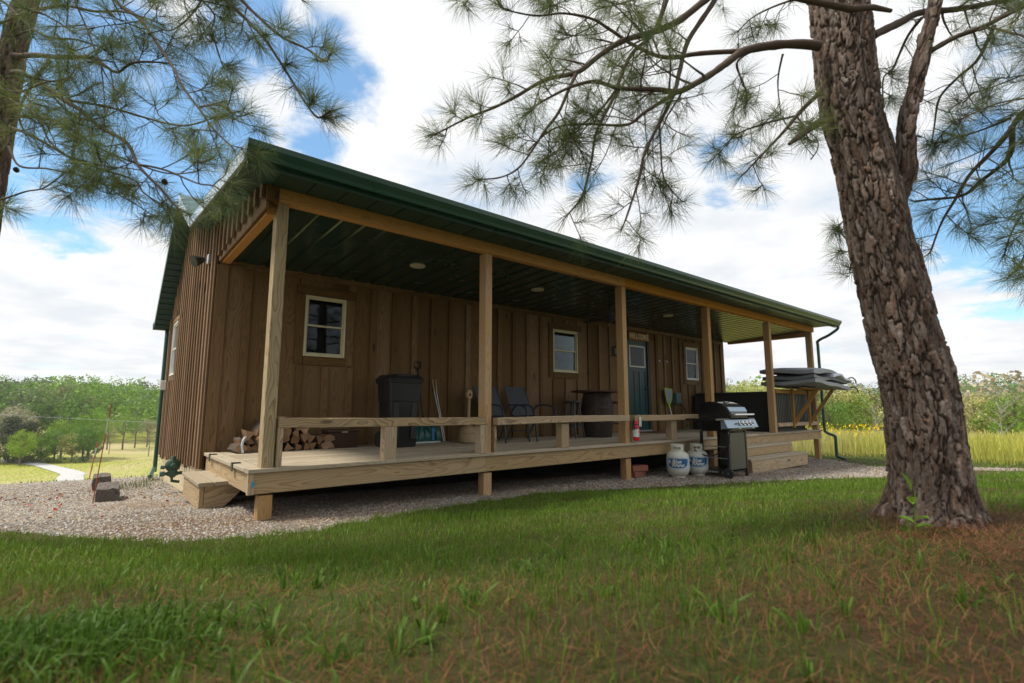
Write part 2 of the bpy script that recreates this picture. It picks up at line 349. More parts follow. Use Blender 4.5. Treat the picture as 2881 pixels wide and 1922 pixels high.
# ------------------------------------------------------------------ terrain
ES = ((-9,-4,-2.2,-1.3,-.6,.24,1.25,3,5,7.7,9,13.3,22), (6.5,3.0,1.5,.35,-.42,-.60,-.36,-.18,-.72,-1.5,-2.1,-3.35,-6))
def edgeY(X): return np.interp(X, *ES)
def sstep(a, b, x): t = np.clip((x-a)/(b-a), 0, 1); return t*t*(3-2*t)
def wob(X, Y, s, amp):
    return amp*(np.sin(X*s*1.3+1.1)*np.cos(Y*s*.9+.4)+.6*np.sin(X*s*2.7+Y*s*2.1)+.35*np.sin(X*s*5.1-Y*s*4.3+2))
def height(X, Y):
    X = np.asarray(X, float); Y = np.asarray(Y, float)
    Gz = -.43-.021*np.clip(X, -3, 13)+np.interp(Y, [-20,1,3.4,6.5,9,14], [0,0,-.2,-.34,-.48,-.62])*sstep(14, 4, X)
    s = edgeY(X)-Y
    z = Gz + .42*sstep(0, 4.2, s)**.85 + wob(X, Y, 2.2, .012)*sstep(0, 1, s)
    dx, dy = X+1.143, Y+4.732; d = np.hypot(dx, dy); az = np.degrees(np.arctan2(dx, dy))
    Lz = np.interp(d, [0,13,16,40,60,90,118,160,210,260,330,700], [-1,-1.02,-1.35,-4.6,-5.9,-6.5,-5.6,-3.0,-.5,1.0,3,6])
    Lz = Lz + wob(X, Y, .045, .35)*sstep(30, 80, d)
    Rz = np.interp(d, [0,14,18,26,40,60,90,130,200,300,700], [-.7,-.76,-.85,-1.05,-1.7,-4.0,-7.5,-6.5,-1.5,2.5,6])
    Rz = Rz + wob(X, Y, .05, .3)*sstep(40, 80, d)
    u = sstep(22, 45, az)*(az > 0) + (az < -90)*1.0
    far = Lz*(1-u)+Rz*u
    behind = sstep(95, 125, np.abs(az))
    far = far*(1-behind)+0*behind
    w0 = np.where(u > .5, 14.0, 12.3)
    w = sstep(0, 1, (d-w0)/3.0)
    nearz = z*(1-behind)+np.clip(z, -.2, .1)*behind
    return nearz*(1-w)+far*w
def hz(x, y): return float(height(x, y))
# one ground, cut into lawn, gravel yard, meadow, driveway along their borders
nA = 840
rad = np.concatenate([np.linspace(0.02, 2, 24)[:-1], np.geomspace(2, 17, 150)[:-1], np.geomspace(17, 120, 200)[:-1], np.geomspace(120, 900, 60)])
ang = np.linspace(0, 2*np.pi, nA, endpoint=False)
RR, AA = np.meshgrid(rad, ang, indexing='ij')
GX = -1.143+RR*np.sin(AA); GY = -4.732+RR*np.cos(AA); GZ = height(GX, GY)
# road centre line (surveyed on the valley floor)
def onterrain(px, py):
    d = ray(px, py); t = 3.0
    for i in range(4000):
        p = CAM+d*t
        if p.z < hz(p.x, p.y): return p
        t *= 1.004
    return p
roadpts = [onterrain(x, y) for x, y in ((-60,1297),(45,1299),(92,1305),(140,1315),(182,1326),(208,1338),(196,1351),(168,1360),(132,1367))]
roadpts = [(p.x, p.y) for p in roadpts]+[(-2.6, 9.3), (-3.6, 6.5)]
rp = np.array(roadpts)
def segdist(X, Y, pts):
    best = np.full(X.shape, 1e9)
    for a, b in zip(pts[:-1], pts[1:]):
        ab = b-a; t = np.clip(((X-a[0])*ab[0]+(Y-a[1])*ab[1])/(ab@ab), 0, 1)
        best = np.minimum(best, np.hypot(X-a[0]-t*ab[0], Y-a[1]-t*ab[1]))
    return best
def smoothpts(P, k=8):
    out = []
    P = [P[0]]+list(P)+[P[-1]]
    for i in range(1, len(P)-2):
        p0, p1, p2, p3 = map(np.array, P[i-1:i+3])
        for j in range(k):
            t = j/k; out.append(.5*((2*p1)+(-p0+p2)*t+(2*p0-5*p1+4*p2-p3)*t*t+(-p0+3*p1-3*p2+p3)*t**3))
    out.append(np.array(P[-1])); return np.array(out)
rps = smoothpts(rp)
def regions(X, Y):
    e = edgeY(X)+wob(X, Y, 5, .04)+wob(X, Y, 17, .03)
    rd = np.full(np.shape(X), 99.)
    dd = np.hypot(X+1.143, Y+4.732)
    farL = 8.25+wob(X, Y, 1.5, .12)
    farR = np.interp(X, [9,11,12.1,12.9,14.5], [-1.7,-1.57,-.44,.25,3])+wob(X, Y, 3, .05)
    path = (X > 10) & (np.abs(Y-(-1.57-(X-11)*.72)) < .38)
    grav = (Y > e) & (Y < farL) & (X > -16) & ((X < 11.0) | (Y > farR)) & (X < 13.2+wob(X, Y, 2, .1))
    grav = grav | (path & (X < 24)) | ((X > 9) & (X < 11.2) & (Y > e) & (Y < 0))
    road = (rd < np.interp(dd, [15, 40, 60, 80], [1.2, 1.1, 1.05, .8])) & (Y > 8.1) & ~grav
    mead = ~grav & ~road & (dd > 14.5) & ((Y > 6) | (X > 18))
    return grav, road, mead
i0 = np.arange(len(rad)-1)[:, None]; j0 = np.arange(nA)[None, :]
idx = lambda i, j: i*nA+(j % nA)
F = np.stack([idx(i0, j0), idx(i0, j0+1), idx(i0+1, j0+1), idx(i0+1, j0)], -1).reshape(-1, 4)
V = np.stack([GX, GY, GZ], -1).reshape(-1, 3)
fc = V[F].mean(1); g_, r_, m_ = regions(fc[:, 0], fc[:, 1])
def sub(name, mask, mat):
    f = F[mask]; u, inv = np.unique(f, return_inverse=True)
    me = np_mesh(name, V[u], inv.reshape(f.shape), mat, sm=True)
    return tag(link(name, me), kind='structure')
def groundmat(name, cols, scale, bump=.5, rough=.95, bscale=60, big=None):
    m, t, p, out = newmat(name); K = t.links.new
    tcn = nd(t, 'ShaderNodeTexCoord')
    n = nd(t, 'ShaderNodeTexNoise', i_Scale=scale, i_Detail=9.0, i_Roughness=.72); K(tcn.outputs['Object'], n.inputs['Vector'])
    r = nd(t, 'ShaderNodeValToRGB'); K(n.outputs['Fac'], r.inputs[0])
    el = r.color_ramp.elements
    el[0].position = .3; el[0].color = (*cols[0], 1); el[1].position = .7; el[1].color = (*cols[-1], 1)
    for i, c in enumerate(cols[1:-1]):
        e = el.new(.3+.4*(i+1)/(len(cols)-1)); e.color = (*c, 1)
    last = r.outputs[0]
    if big:
        nb = nd(t, 'ShaderNodeTexNoise', i_Scale=big[0], i_Detail=4.0); K(tcn.outputs['Object'], nb.inputs['Vector'])
        mrr = nd(t, 'ShaderNodeMapRange'); K(nb.outputs['Fac'], mrr.inputs[0]); mrr.inputs[1].default_value = .42; mrr.inputs[2].default_value = .6
        mm = nd(t, 'ShaderNodeMix', data_type='RGBA'); K(mrr.outputs[0], mm.inputs[0]); K(last, mm.inputs[6]); mm.inputs[7].default_value = (*big[1], 1); last = mm.outputs[2]
    K(last, p.inputs['Base Color']); p.inputs['Roughness'].default_value = rough; p.inputs['Specular IOR Level'].default_value = .15
    n2 = nd(t, 'ShaderNodeTexNoise', i_Scale=bscale, i_Detail=6.0, i_Roughness=.7); K(tcn.outputs['Object'], n2.inputs['Vector'])
    b = nd(t, 'ShaderNodeBump', i_Strength=bump, i_Distance=.03); K(n2.outputs['Fac'], b.inputs['Height']); K(b.outputs[0], p.inputs['Normal'])
    return m
M['soil'] = groundmat('lawn soil and thatch', [(.030,.032,.012),(.055,.070,.018),(.070,.060,.028)], 14, big=(.9, (.075,.055,.026)))
M['gravelbase'] = groundmat('gravel bed', [(.10,.085,.07),(.24,.21,.18),(.36,.34,.31)], 40, bump=1, bscale=45, big=(1.3, (.20,.13,.09)))
M['meadow'] = groundmat('meadow ground', [(.24,.28,.04),(.30,.32,.06),(.36,.32,.13)], .35, bscale=3, big=(.035, (.42,.35,.20)))
M['road'] = groundmat('pale gravel road', [(.36,.36,.35),(.46,.46,.46),(.50,.49,.47)], 3, bscale=12)
sub('gravel_yard', g_, M['gravelbase'])
_fine = smoothpts(rps, 5); _fine = _fine[:np.argmax(_fine[:, 1] < 8.35)] if (_fine[:, 1] < 8.35).any() else _fine; _t = np.gradient(_fine, axis=0); _t /= np.linalg.norm(_t, axis=1)[:, None]+1e-9; _n = np.stack([-_t[:, 1], _t[:, 0]], -1)
_dd = np.hypot(_fine[:, 0]+1.143, _fine[:, 1]+4.732); _w = np.interp(_dd, [15, 40, 60, 80], [1.2, 1.15, 1.1, .85])
_u = np.linspace(-1, 1, 7); _P = _fine[:, None, :]+_n[:, None, :]*(_w[:, None]*_u[None, :])[..., None]
_Z = height(_P[..., 0], _P[..., 1])+np.interp(_dd, [13, 40, 90], [.012, .05, .09])[:, None]*(1-.4*np.abs(_u)[None, :]**4)
_V = np.concatenate([_P, _Z[..., None]], -1).reshape(-1, 3); _k = len(_fine); _i = np.arange(_k-1)[:, None]; _j = np.arange(6)[None, :]
_F = np.stack([_i*7+_j, _i*7+_j+1, (_i+1)*7+_j+1, (_i+1)*7+_j], -1).reshape(-1, 4)
tag(link('driveway', np_mesh('driveway', _V, _F, M['road'], sm=True)), kind='structure')
sub('meadow', m_, M['meadow']); sub('lawn_ground', ~g_ & ~m_, M['soil'])
pond = MB().b2((-60, 150, -5.0), (10, 170, -4.96)); 
pm, t_, p_, o_ = newmat('pond water'); p_.inputs['Base Color'].default_value = (.02,.03,.03,1); p_.inputs['Roughness'].default_value = .06
# ------------------------------------------------------------------ cabin
D = 2.192; XL = -.09; XR = 12.15; YB = 6.75; PITCHB = .336
CAB = thing('cabin', (0,0,0), 'brown board and batten cabin with green metal roof and long front porch', 'cabin')
def cabnode(name, mb, mat, parent=CAB, **k): return mb.build(name, M[mat], parent, **k)
# roof profile (Y, z of the top face)
RT_ = [(-.42,2.645),(2.79,2.98),(4.52,3.90),(6.86,2.13)]
TH = .135
def rooftop(y): return float(np.interp(y, [a for a, b in RT_], [b for a, b in RT_]))
XA, XZ = -.36, 12.76
# ---- wall backing
wb = MB()
wb.prism([(D+.09,-.55),(YB-.03,-.95),(YB-.03,2.05),(4.52,3.72),(D+.09,2.5)], 'x', XL+.07, XR-.03)
wall = cabnode('wall', wb, 'dark')
WIN = {'a': (.965,1.53,1.205,2.035), 'b': (5.615,6.305,1.205,2.04), 'c': (10.26,10.82,1.22,2.045)}
DOOR = (7.93,8.64,0.0,2.05)
def subtract(rect, holes):
    out = [rect]
    for hx0, hx1, hz0, hz1 in holes:
        new = []
        for x0, x1, z0, z1 in out:
            if hx1 <= x0+.003 or hx0 >= x1-.003 or hz1 <= z0 or hz0 >= z1: new.append((x0,x1,z0,z1)); continue
            if hz0-z0 > .02: new.append((x0,x1,z0,hz0))
            if z1-hz1 > .02: new.append((x0,x1,hz1,z1))
            a, b = max(z0, hz0), min(z1, hz1)
            if hx0-x0 > .015: new.append((x0,hx0,a,b))
            if x1-hx1 > .015: new.append((hx1,x1,a,b))
        out = new
    return out
openings = [WIN['a'], WIN['b'], WIN['c'], (DOOR[0]-.03, DOOR[1]+.10, 0, 2.09)]
TW = .115
trims = [(x0-TW, x1+TW, z0-TW-.02, z1+TW+.02) for x0, x1, z0, z1 in openings[:3]]+[(DOOR[0]-.03, DOOR[1]+.10, 0, 2.09)]
CZ = 2.31
x = XL+.02; k = 0
bx = [.89+PITCHB*i for i in range(-3, 36)]
bx = [b for b in bx if b < XR]
edges = [XL+.02]+[b+.04 for b in bx if b+.04 > XL+.1]+[XR]
for a, b in zip(edges[:-1], edges[1:]):
    for r in subtract((a+.002, b-.002, -.02, CZ), openings):
        plank('board', wall, ((r[0]+r[1])/2, D+.012, (r[2]+r[3])/2), r[3]-r[2], r[1]-r[0], .022+random.uniform(-.003,.003), Z_, X_, M['wall'])
for b in bx:
    if b < XL+.08: continue
    w = .088+random.uniform(-.012,.014)
    for r in subtract((b, b+w, -.015+random.uniform(0,.01), CZ-.06), trims):
        if r[1]-r[0] < .03: continue
        plank('batten', wall, ((r[0]+r[1])/2, D-.017, (r[2]+r[3])/2), r[3]-r[2], r[1]-r[0], .032, Z_, X_, M['wall'])
plank('batten', wall, (XL+.055, D-.012, 1.12), 2.28, .13, .024, Z_, X_, M['wall'])
plank('batten', wall, (XR-.045, D-.012, 1.12), 2.28, .12, .024, Z_, X_, M['wall'])
for i in range(5):
    a = XL+.02+i*(XR-XL-.02)/5; b = XL+.02+(i+1)*(XR-XL-.02)/5
    plank('head_board', wall, ((a+b)/2, D-.016, CZ-.01), b-a-.004, .085, .026, X_, Z_, M['wall'])
# ---- gable side wall: boards, dense battens
SP = .232; y = D+.0
sw = (5.50,6.16,1.08,2.02)
ys = [D+.02+SP*i for i in range(0, 21)]
for i, a in enumerate(ys):
    b = min(a+SP, YB)
    if b-a < .05: continue
    ztop = min(rooftop(a), rooftop(b))-.09; z0 = -.20-.026*(a-D)-random.uniform(0,.03)
    for r in subtract((a+.002, b-.002, z0, ztop), [sw]):
        plank('side_board', wall, (XL+.012, (r[0]+r[1])/2, (r[2]+r[3])/2), r[3]-r[2], r[1]-r[0], .022, Z_, Y_, M['side'])
    for r in subtract((a-.035, a+.042, z0-random.uniform(-.02,.05), min(rooftop(a-.03), rooftop(a+.04))-.10), [(sw[0]-.1, sw[1]+.1, sw[2]-.1, sw[3]+.1)]):
        if r[1]-r[0] < .04: continue
        plank('side_batten', wall, (XL-.018, (r[0]+r[1])/2, (r[2]+r[3])/2), r[3]-r[2], r[1]-r[0], .036, Z_, Y_, M['side'])
# far gable and back, plain boards seen only from elsewhere
for i in range(21):
    a = D+.02+SP*i; b = min(a+SP, YB)
    if b-a < .05: continue
    plank('side_board', wall, (XR-.012, (a+b)/2, (min(rooftop(a), rooftop(b))-.09-.3)/2), min(rooftop(a), rooftop(b))-.09+.3, b-a-.004, .022, Z_, Y_, M['side'])
for i in range(12):
    a = XL+.02+i*(XR-XL)/12; plank('back_board', wall, (a+.5, YB-.012, .85), 2.35, (XR-XL)/12-.01, .022, Z_, X_, M['side'])
# ---- windows
def window(x0, x1, z0, z1, Yf, lx, side=False, mat='vinyl', shade=.45):
    """lx = horizontal direction; outward normal = lz"""
    def P(u, v, d):        # u along wall, v up, d outward
        return (u, Yf-d, v) if not side else (XL-d, u, v)
    def B(mb, u0, u1, v0, v1, d0, d1):
        a = P(u0, v0, d0); b = P(u1, v1, d1); mb.b2(a, b)
    f = MB(); t = .028
    B(f, x0, x0+t, z0, z1, -.05, .022); B(f, x1-t, x1, z0, z1, -.05, .022); B(f, x0+t, x1-t, z1-t, z1, -.05, .022); B(f, x0+t, x1-t, z0, z0+t*1.1, -.05, .028)
    w = f.build('window_frame', M[mat], CAB, bevel=.003)
    zm = z0+(z1-z0)*.51
    for nm, a, b, d in (('upper_sash', zm-.012, z1-t, -.006), ('lower_sash', z0+t*1.1, zm+.014, -.022)):
        s = MB(); q = .022; u0, u1 = x0+t, x1-t
        B(s, u0, u0+q, a, b, d-.02, d+.008); B(s, u1-q, u1, a, b, d-.02, d+.008); B(s, u0+q, u1-q, b-q, b, d-.02, d+.008); B(s, u0+q, u1-q, a, a+q, d-.02, d+.008)
        s.build(nm, M[mat], w)
        g = MB(); B(g, u0+q, u1-q, a+q, b-q, d-.008, d-.004); g.build('pane', M['glass'], w)
    c = MB(); B(c, x0+t, x1-t, z0+t, z1-t, -.078, -.074); c.build('curtain', M['curtain'], w)
    lyv = Z_; e = .003
    for nm, c, Lh, Wd, ax, wy in (('trim_board', ((x0+x1)/2, z1+TW/2+.006), x1-x0+2*TW, TW-.005, 'h', 0), ('trim_board', ((x0+x1)/2, z0-TW/2-.006), x1-x0-.002, TW-.005, 'h', 0),
                              ('trim_board', (x0-TW/2-.003, (z0+z1)/2-.055), z1-z0+.11, TW-.005, 'v', 0), ('trim_board', (x1+TW/2+.003, (z0+z1)/2-.055), z1-z0+.11, TW-.005, 'v', 0)):
        wv = lx if ax == 'v' else Z_; lv = Z_ if ax == 'v' else lx
        plank(nm, w, P(c[0], c[1], .014), Lh, Wd, .026, lv, wv, M['side' if side else 'wall'])
    return w
window(*WIN['a'], D, X_); window(*WIN['b'], D, X_, mat='vinyl'); window(*WIN['c'], D, X_, mat='white')
TWs = TW; TW = .09; window(*sw, D, Y_, side=True, mat='white'); TW = TWs
# ---- door
dx0, dx1, _, dzt = DOOR
door = MB(); door.b2((dx0, D+.02, .03), (dx1, D+.06, dzt)); door = cabnode('door', door, 'door')
pn = MB()
for a, b, c, d in ((dx0,dx0+.075,.03,2.05),(dx1-.075,dx1,.03,2.05),(dx0+.075,dx1-.075,1.92,2.05),(dx0+.075,dx1-.075,1.33,1.42),(dx0+.075,dx1-.075,.03,.20)): pn.b2((a, D+.008, c), (b, D+.02, d))
for i in (1, 2): xx = dx0+.075+(dx1-dx0-.15)*i/3; pn.b2((xx-.03, D+.008, .2), (xx+.03, D+.02, 1.33))
cabnode('door_panel_rail', pn, 'door', door, bevel=.003)
gf = MB(); a, b, c, d = dx0+.065, dx1-.06, 1.43, 1.92
for q in ((a,a+.03,c,d),(b-.03,b,c,d),(a+.03,b-.03,c,c+.03),(a+.03,b-.03,d-.03,d)): gf.b2((q[0], D-.002, q[2]), (q[1], D+.02, q[3]))
cabnode('glass_frame', gf, 'white', door); cabnode('pane', MB().b2((a+.03, D+.005, c+.03), (b-.03, D+.009, d-.03)), 'glass', door)
cabnode('curtain', MB().b2((a+.03, D+.0125, c+.03), (b-.03, D+.016, d-.03)), 'plaid', door)
cabnode('handle', MB().tube([(dx1-.05, D+.01, .95), (dx1-.05, D-.045, .95)], .014).tube([(dx1-.05, D-.045, .95), (dx1-.14, D-.045, .95)], .010), 'blackmetal', door)
df = MB(); df.b2((dx1+.003, D-.02, 0), (dx1+.095, D+.05, 2.09)).b2((dx0-.028, D-.0, 0), (dx0-.003, D+.05, 2.09)).b2((dx0-.028, D-.01, dzt+.003), (dx1+.003, D+.05, 2.09)); cabnode('door_frame', df, 'doorframe')
cabnode('threshold', MB().b2((dx0-.02, D-.05, .001), (dx1+.05, D+.05, .03)), 'alum')
# ---- foundation blocks
fd = MB().b2((XL+.055, D+.03, -1.3), (XR-.06, YB-.05, -.2)); fnd = cabnode('foundation', fd, 'block')
for r in range(3):
    for i in range(13):
        y0 = D+.02+(i-(r % 2)*.5)*.38; y1 = y0+.372; y0 = max(y0, D+.02); y1 = min(y1, YB-.04)
        if y1-y0 > .05: MB().b2((XL+.03, y0, -.385-r*.19+.18-.19), (XL+.06, y1, -.385-r*.19+.18-.008)).build('block', M['block'], fnd, bevel=.003)
# ---- roof: ribbed sheets, trims, soffits
roof = MB().prism([(-.05,2.535),(D,2.45),(D,2.80),(-.05,2.60)], 'x', XL+.06, XR+.4).build('roof', M['dark'], CAB)
for k in range(3):
    (y0, z0), (y1, z1) = RT_[k], RT_[k+1]
    n = 14; wx = (XZ-XA)/n
    L_ = math.hypot(y1-y0, z1-z0); up = Vector((0, -(z1-z0), y1-y0)).normalized(); al = Vector((0, y1-y0, z1-z0)).normalized()
    mb = MB()
    prof = []
    for i in range(4): prof += [(i*wx/4, 0), (i*wx/4+.012, .02), (i*wx/4+.032, .02), (i*wx/4+.044, 0)]
    prof += [(wx-.002, 0), (wx-.002, -.006), (0, -.006)]
    vs = []
    for t in (0, L_): vs += [Vector((u, 0, 0))+al*t+up*v for u, v in prof]
    m = len(prof); mb.add(vs, [(i, (i+1) % m, m+(i+1) % m, m+i) for i in range(m)]+[tuple(range(m))[::-1], tuple(range(m, 2*m))])
    me = mb.mesh('roof_panel', M['green'])
    for i in range(n): link('roof_panel', me, roof, (XA+i*wx, y0, z0+.002))
# fascia/rake trims on both gables
def slopeprism(pts_top, th, x0, x1):
    top = [(a, b) for a, b in pts_top]; bot = [(a, b-th) for a, b in pts_top][::-1]
    return MB().prism(top+bot, 'x', x0, x1)
for xa, xb in ((XA, XA+.018), (XZ-.018, XZ)):
    cabnode('rake_trim', slopeprism([(-.40,2.635),(2.79,2.975)], .125, xa, xb), 'trimsheen', roof)
    cabnode('rake_trim', MB().prism([(2.79,2.975),(4.52,3.895),(4.52,3.70),(2.79,2.85)], 'x', xa, xb), 'trimsheen', roof)
    cabnode('rake_trim', slopeprism([(4.52,3.895),(6.86,2.125)], .14, xa, xb), 'green', roof)
# rake soffit panels: under the gable overhangs
def rake_soffit(y0, z0, y1, z1, xa, xb):
    n = int(math.hypot(y1-y0, z1-z0)/.135); al = Vector((0, y1-y0, z1-z0)); 
    me = None
    for i in range(n):
        p = Vector((0, y0, z0))+al*(i/n); q = Vector((0, y0, z0))+al*((i+1)/n)
        mb = MB(); u = al.normalized(); nn = Vector((0, -u.z, u.y)); w = (q-p).length
        P0 = [Vector((0,0,0)), u*(w*.80), u*(w*.86)+nn*.012, u*w+nn*.012, u*w+nn*.02, nn*.02]
        vs = [v+Vector((x,0,0)) for x in (xa, xb) for v in P0]
        mb.add(vs, [(j, (j+1) % 6, 6+(j+1) % 6, 6+j) for j in range(6)]+[tuple(range(6))[::-1], tuple(range(6, 12))])
        if me is None: me = mb.mesh('soffit_panel', M['soffit'])
        link('soffit_panel', me, roof, p)
for xa, xb in ((XA+.018, XL-.002), (XR+.0, XZ-.018)):
    rake_soffit(-.40, 2.517, 2.79, 2.857, xa, xb); rake_soffit(2.79, 2.86, 4.5, 3.74, xa, xb); rake_soffit(4.54, 3.74, 6.86, 1.99, xa, xb)
# front soffit panels run from the beam out to the gutter
wS = .295; n = int((XZ-XA-.04)/wS)
ms = MB().prism([(0,0),(wS*.93,0),(wS*.95,.010),(wS*.985,.010),(wS*.985,.022),(0,.022)], 'y', -.40, .02).mesh('soffit_panel', M['soffit'])
for i in range(n+1):
    if XA+.02+(i+1)*wS < XZ: link('soffit_panel', ms, roof, (XA+.02+i*wS, 0, 2.512))
cabnode('fascia', MB().b2((XA+.02, -.425, 2.47), (XZ-.02, -.402, 2.64)), 'green', roof)
# gutters
def gutter(yf, zt, sgn):
    p = [(0,0),(0,-.11),(.07,-.125),(.082,-.095),(.118,-.045),(.125,0),(.112,.004),(.109,-.01),(.106,-.045),(.074,-.087),(.064,-.112),(.008,-.10),(.008,0)]
    mb = MB().prism([(yf-sgn*a, zt+b) for a, b in p], 'x', XA-.005, XZ+.01)
    for xx in (XA-.008, XZ+.008): mb.prism([(yf-sgn*a, zt+b) for a, b in p[:6]], 'x', xx, xx+.006)
    return mb
cabnode('gutter', gutter(-.428, 2.625, 1), 'green'); cabnode('gutter', gutter(6.87, 2.12, -1), 'green')
# downspouts
def dspout(pts):
    mb = MB(); mb.tube(smoothpts(np.array(pts), 5).tolist(), .034, 8); return mb
cabnode('downspout', dspout([(12.62,-.49,2.5),(12.62,-.49,2.42),(12.58,-.30,2.28),(12.54,-.075,2.16),(12.54,-.06,2.0),(12.54,-.06,1.0),(12.54,-.06,.1),(12.55,-.08,-.05),(12.60,-.24,-.14),(12.60,-.26,-.2),(12.60,-.26,-.58),(12.61,-.32,-.64),(12.62,-.45,-.68)]), 'green', sm=50)
cabnode('downspout', dspout([(XL-.05,6.90,2.0),(XL-.05,6.86,1.9),(XL-.055,6.80,1.7),(XL-.055,6.80,-.45),(XL-.07,6.77,-.58),(XL-.13,6.55,-.68),(XL-.15,6.4,-.69)]), 'green', sm=50)
# ---- porch ceiling panels
n = 13; x0c, x1c = .03, XR+.32; wx = (x1c-x0c)/n
prof = []
for i in range(4): a = i*wx/4; prof += [(a, 0), (a+.10, 0), (a+.115, .024), (a+.15, .024), (a+.165, 0)]
prof += [(wx-.001, 0), (wx-.001, .036), (0, .036)]
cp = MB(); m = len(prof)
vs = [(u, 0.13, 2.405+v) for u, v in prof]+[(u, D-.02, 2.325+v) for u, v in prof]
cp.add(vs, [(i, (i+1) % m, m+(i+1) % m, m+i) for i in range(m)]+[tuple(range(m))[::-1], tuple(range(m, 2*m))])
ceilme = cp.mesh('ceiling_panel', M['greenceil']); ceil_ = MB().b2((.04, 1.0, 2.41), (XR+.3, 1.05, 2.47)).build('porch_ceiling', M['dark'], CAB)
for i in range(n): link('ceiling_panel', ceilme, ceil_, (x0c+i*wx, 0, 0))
# ---- porch frame
PX = [0.02, 2.40, 5.01, 7.53, 10.085, 12.405]; PW = .100; H = 2.385
posts = []
for i, xx in enumerate(PX):
    posts.append(plank('porch_post', CAB, (xx+PW/2, .04+.065, H/2), H, PW, .13, Z_, X_, M['post' if i else 'paleposT']))
    plank('pier_post', CAB, (xx+PW/2-.0, .04+.055, -.23-.4), .8, .115, .11, Z_, X_, M['post'])
for a, b in ((.0, 5.06), (5.063, 10.1), (10.103, 12.54)):
    plank('front_beam', CAB, ((a+b)/2, .055, H+.075), b-a, .148, .10, X_, Z_, M['beam'])
for xx in (XL+.012+.10, 12.50):
    plank('end_beam', CAB, (xx-.03, (D+.1)/2, 2.36), D-.14, .15, .09, Y_, Z_, M['beam'])
# brown boarding above the left end beam
for i in range(4):
    a = .0+i*.55; b = a+.548
    plank('gable_board', wall, (XL+.013, (a+b)/2, 2.47), b-a, .34, .022, Y_, Z_, M['side'])
for i in range(9):
    yy = .05+i*.245; zt = 2.51+.106*(yy)+.02; zb = 2.40-.035*yy
    plank('side_batten', wall, (XL-.020, yy, (zt+zb)/2), zt-zb, .075, .036, Z_, Y_, M['side'])
plank('corner_board', wall, (-.04, -.012, 2.46), .19, .11, .026, Z_, X_, M['wall'])
# ---- deck
deck = MB().b2((.0, 1.05, -.20), (12.5, 1.09, -.042)).build('deck', M['rim'], CAB)
bw = .1415
rows = 15
for r in range(rows):
    y0 = r*(D+.0)/rows; w = D/rows-.006
    cuts = [0.055]+sorted([2.45+(r % 3)*.83+random.uniform(-.02,.02), 6.2+(r % 2)*1.2, 9.1+(r % 3)*.6])+[12.585]
    if r == 0: cuts = [-.088, 2.47, 6.42, 9.2, 12.585]
    for a, b in zip(cuts[:-1], cuts[1:]):
        plank('deck_board', deck, ((a+b)/2, y0+w/2, -.0185+random.uniform(-.0015,.0015)), b-a-.004, w, .036, X_, Y_, M['deck'])
plank('deck_board', deck, (-.018, (D+.146)/2+.0, -.0180), D-.149, .138, .036, Y_, X_, M['deck'])
for a, b in ((-.045, 2.41), (2.414, 7.2), (7.204, 12.55)):
    plank('rim_joist', deck, ((a+b)/2, .045, -.0375-.0875), b-a, .174, .038, X_, Z_, M['rim'])
plank('rim_joist', deck, (-.045, 1.1, -.0375-.0875), 2.1, .174, .036, Y_, Z_, M['rim'])
plank('rim_joist', deck, (12.55, 1.1, -.0375-.0875), 2.1, .174, .036, Y_, Z_, M['rim'])
plank('corner_block', deck, (-.055, .040, -.125), .174, .05, .05, Z_, X_, M['rim'])
for i in range(24):
    plank('floor_joist', deck, (.4+i*.52, 1.12, -.125), 2.06, .17, .036, Y_, Z_, M['rim'])
for yy in (.62, 1.78): MB().b2((-.094, yy-.035, -.07), (-.0885, yy+.035, .008)).b2((-.094, yy-.035, .003), (-.02, yy+.035, .0085)).build('steel_bracket', M['blackmetal'], deck)
MB().b2((-.052, .0115, -.15), (-.03, .0145, -.105)).build('price_tag', M['bluescrap'], deck, loc=(0,0,0))
# dark sheet put in for the shade under the deck so the crawl space reads black
cabnode('crawl_shade_sheet', MB().b2((XL+.05, D-.02, -1.3), (XR-.06, D+.02, -.06)), 'dark')
# ---- low rail on blocks
rl = CAB
def bentplank(name, parent, x0, x1, zc0, zc1, sag, hgt, th, yc, mat):
    n = 12; mb = MB(); vs = []; c = .005
    for i in range(n+1):
        t = i/n; xx = -(x1-x0)/2+(x1-x0)*t; zc = (zc0+(zc1-zc0)*t)-(zc0+zc1)/2 - sag*4*t*(1-t)+.0015*math.sin(i*2.1); h = hgt/2; w = th/2
        vs += [(xx,-w+c,zc-h),(xx,w-c,zc-h),(xx,w,zc-h+c),(xx,w,zc+h-c),(xx,w-c,zc+h),(xx,-w+c,zc+h),(xx,-w,zc+h-c),(xx,-w,zc-h+c)]
    fs = [(i*8+j, i*8+(j+1) % 8, (i+1)*8+(j+1) % 8, (i+1)*8+j) for i in range(n) for j in range(8)]+[tuple(range(8))[::-1], tuple(range(n*8, n*8+8))]
    mb.add(vs, fs); return mb.build(name, M[mat], parent, loc=((x0+x1)/2, yc, (zc0+zc1)/2))
bentplank('rail_board', rl, .137, 2.40, .384, .366, .004, .086, .10, .05, 'rail')
bentplank('rail_board', rl, 2.525, 5.005, .357, .368, -.008, .086, .10, .0, 'rail')
bentplank('rail_board', rl, 5.13, 6.90, .367, .366, .003, .088, .10, .0, 'rail')
for xx, w, yc, ht in ((.156,.04,.06,.338), (1.205,.13,.06,.328), (2.352,.085,.05,.318), (2.536,.035,.06,.312), (3.69,.14,.05,.31), (5.145,.035,.09,.322), (6.22,.15,.05,.32)):
    plank('rail_block', rl, (xx, yc, ht/2+.0005), ht, w, .11, Z_, X_, M['rail'])
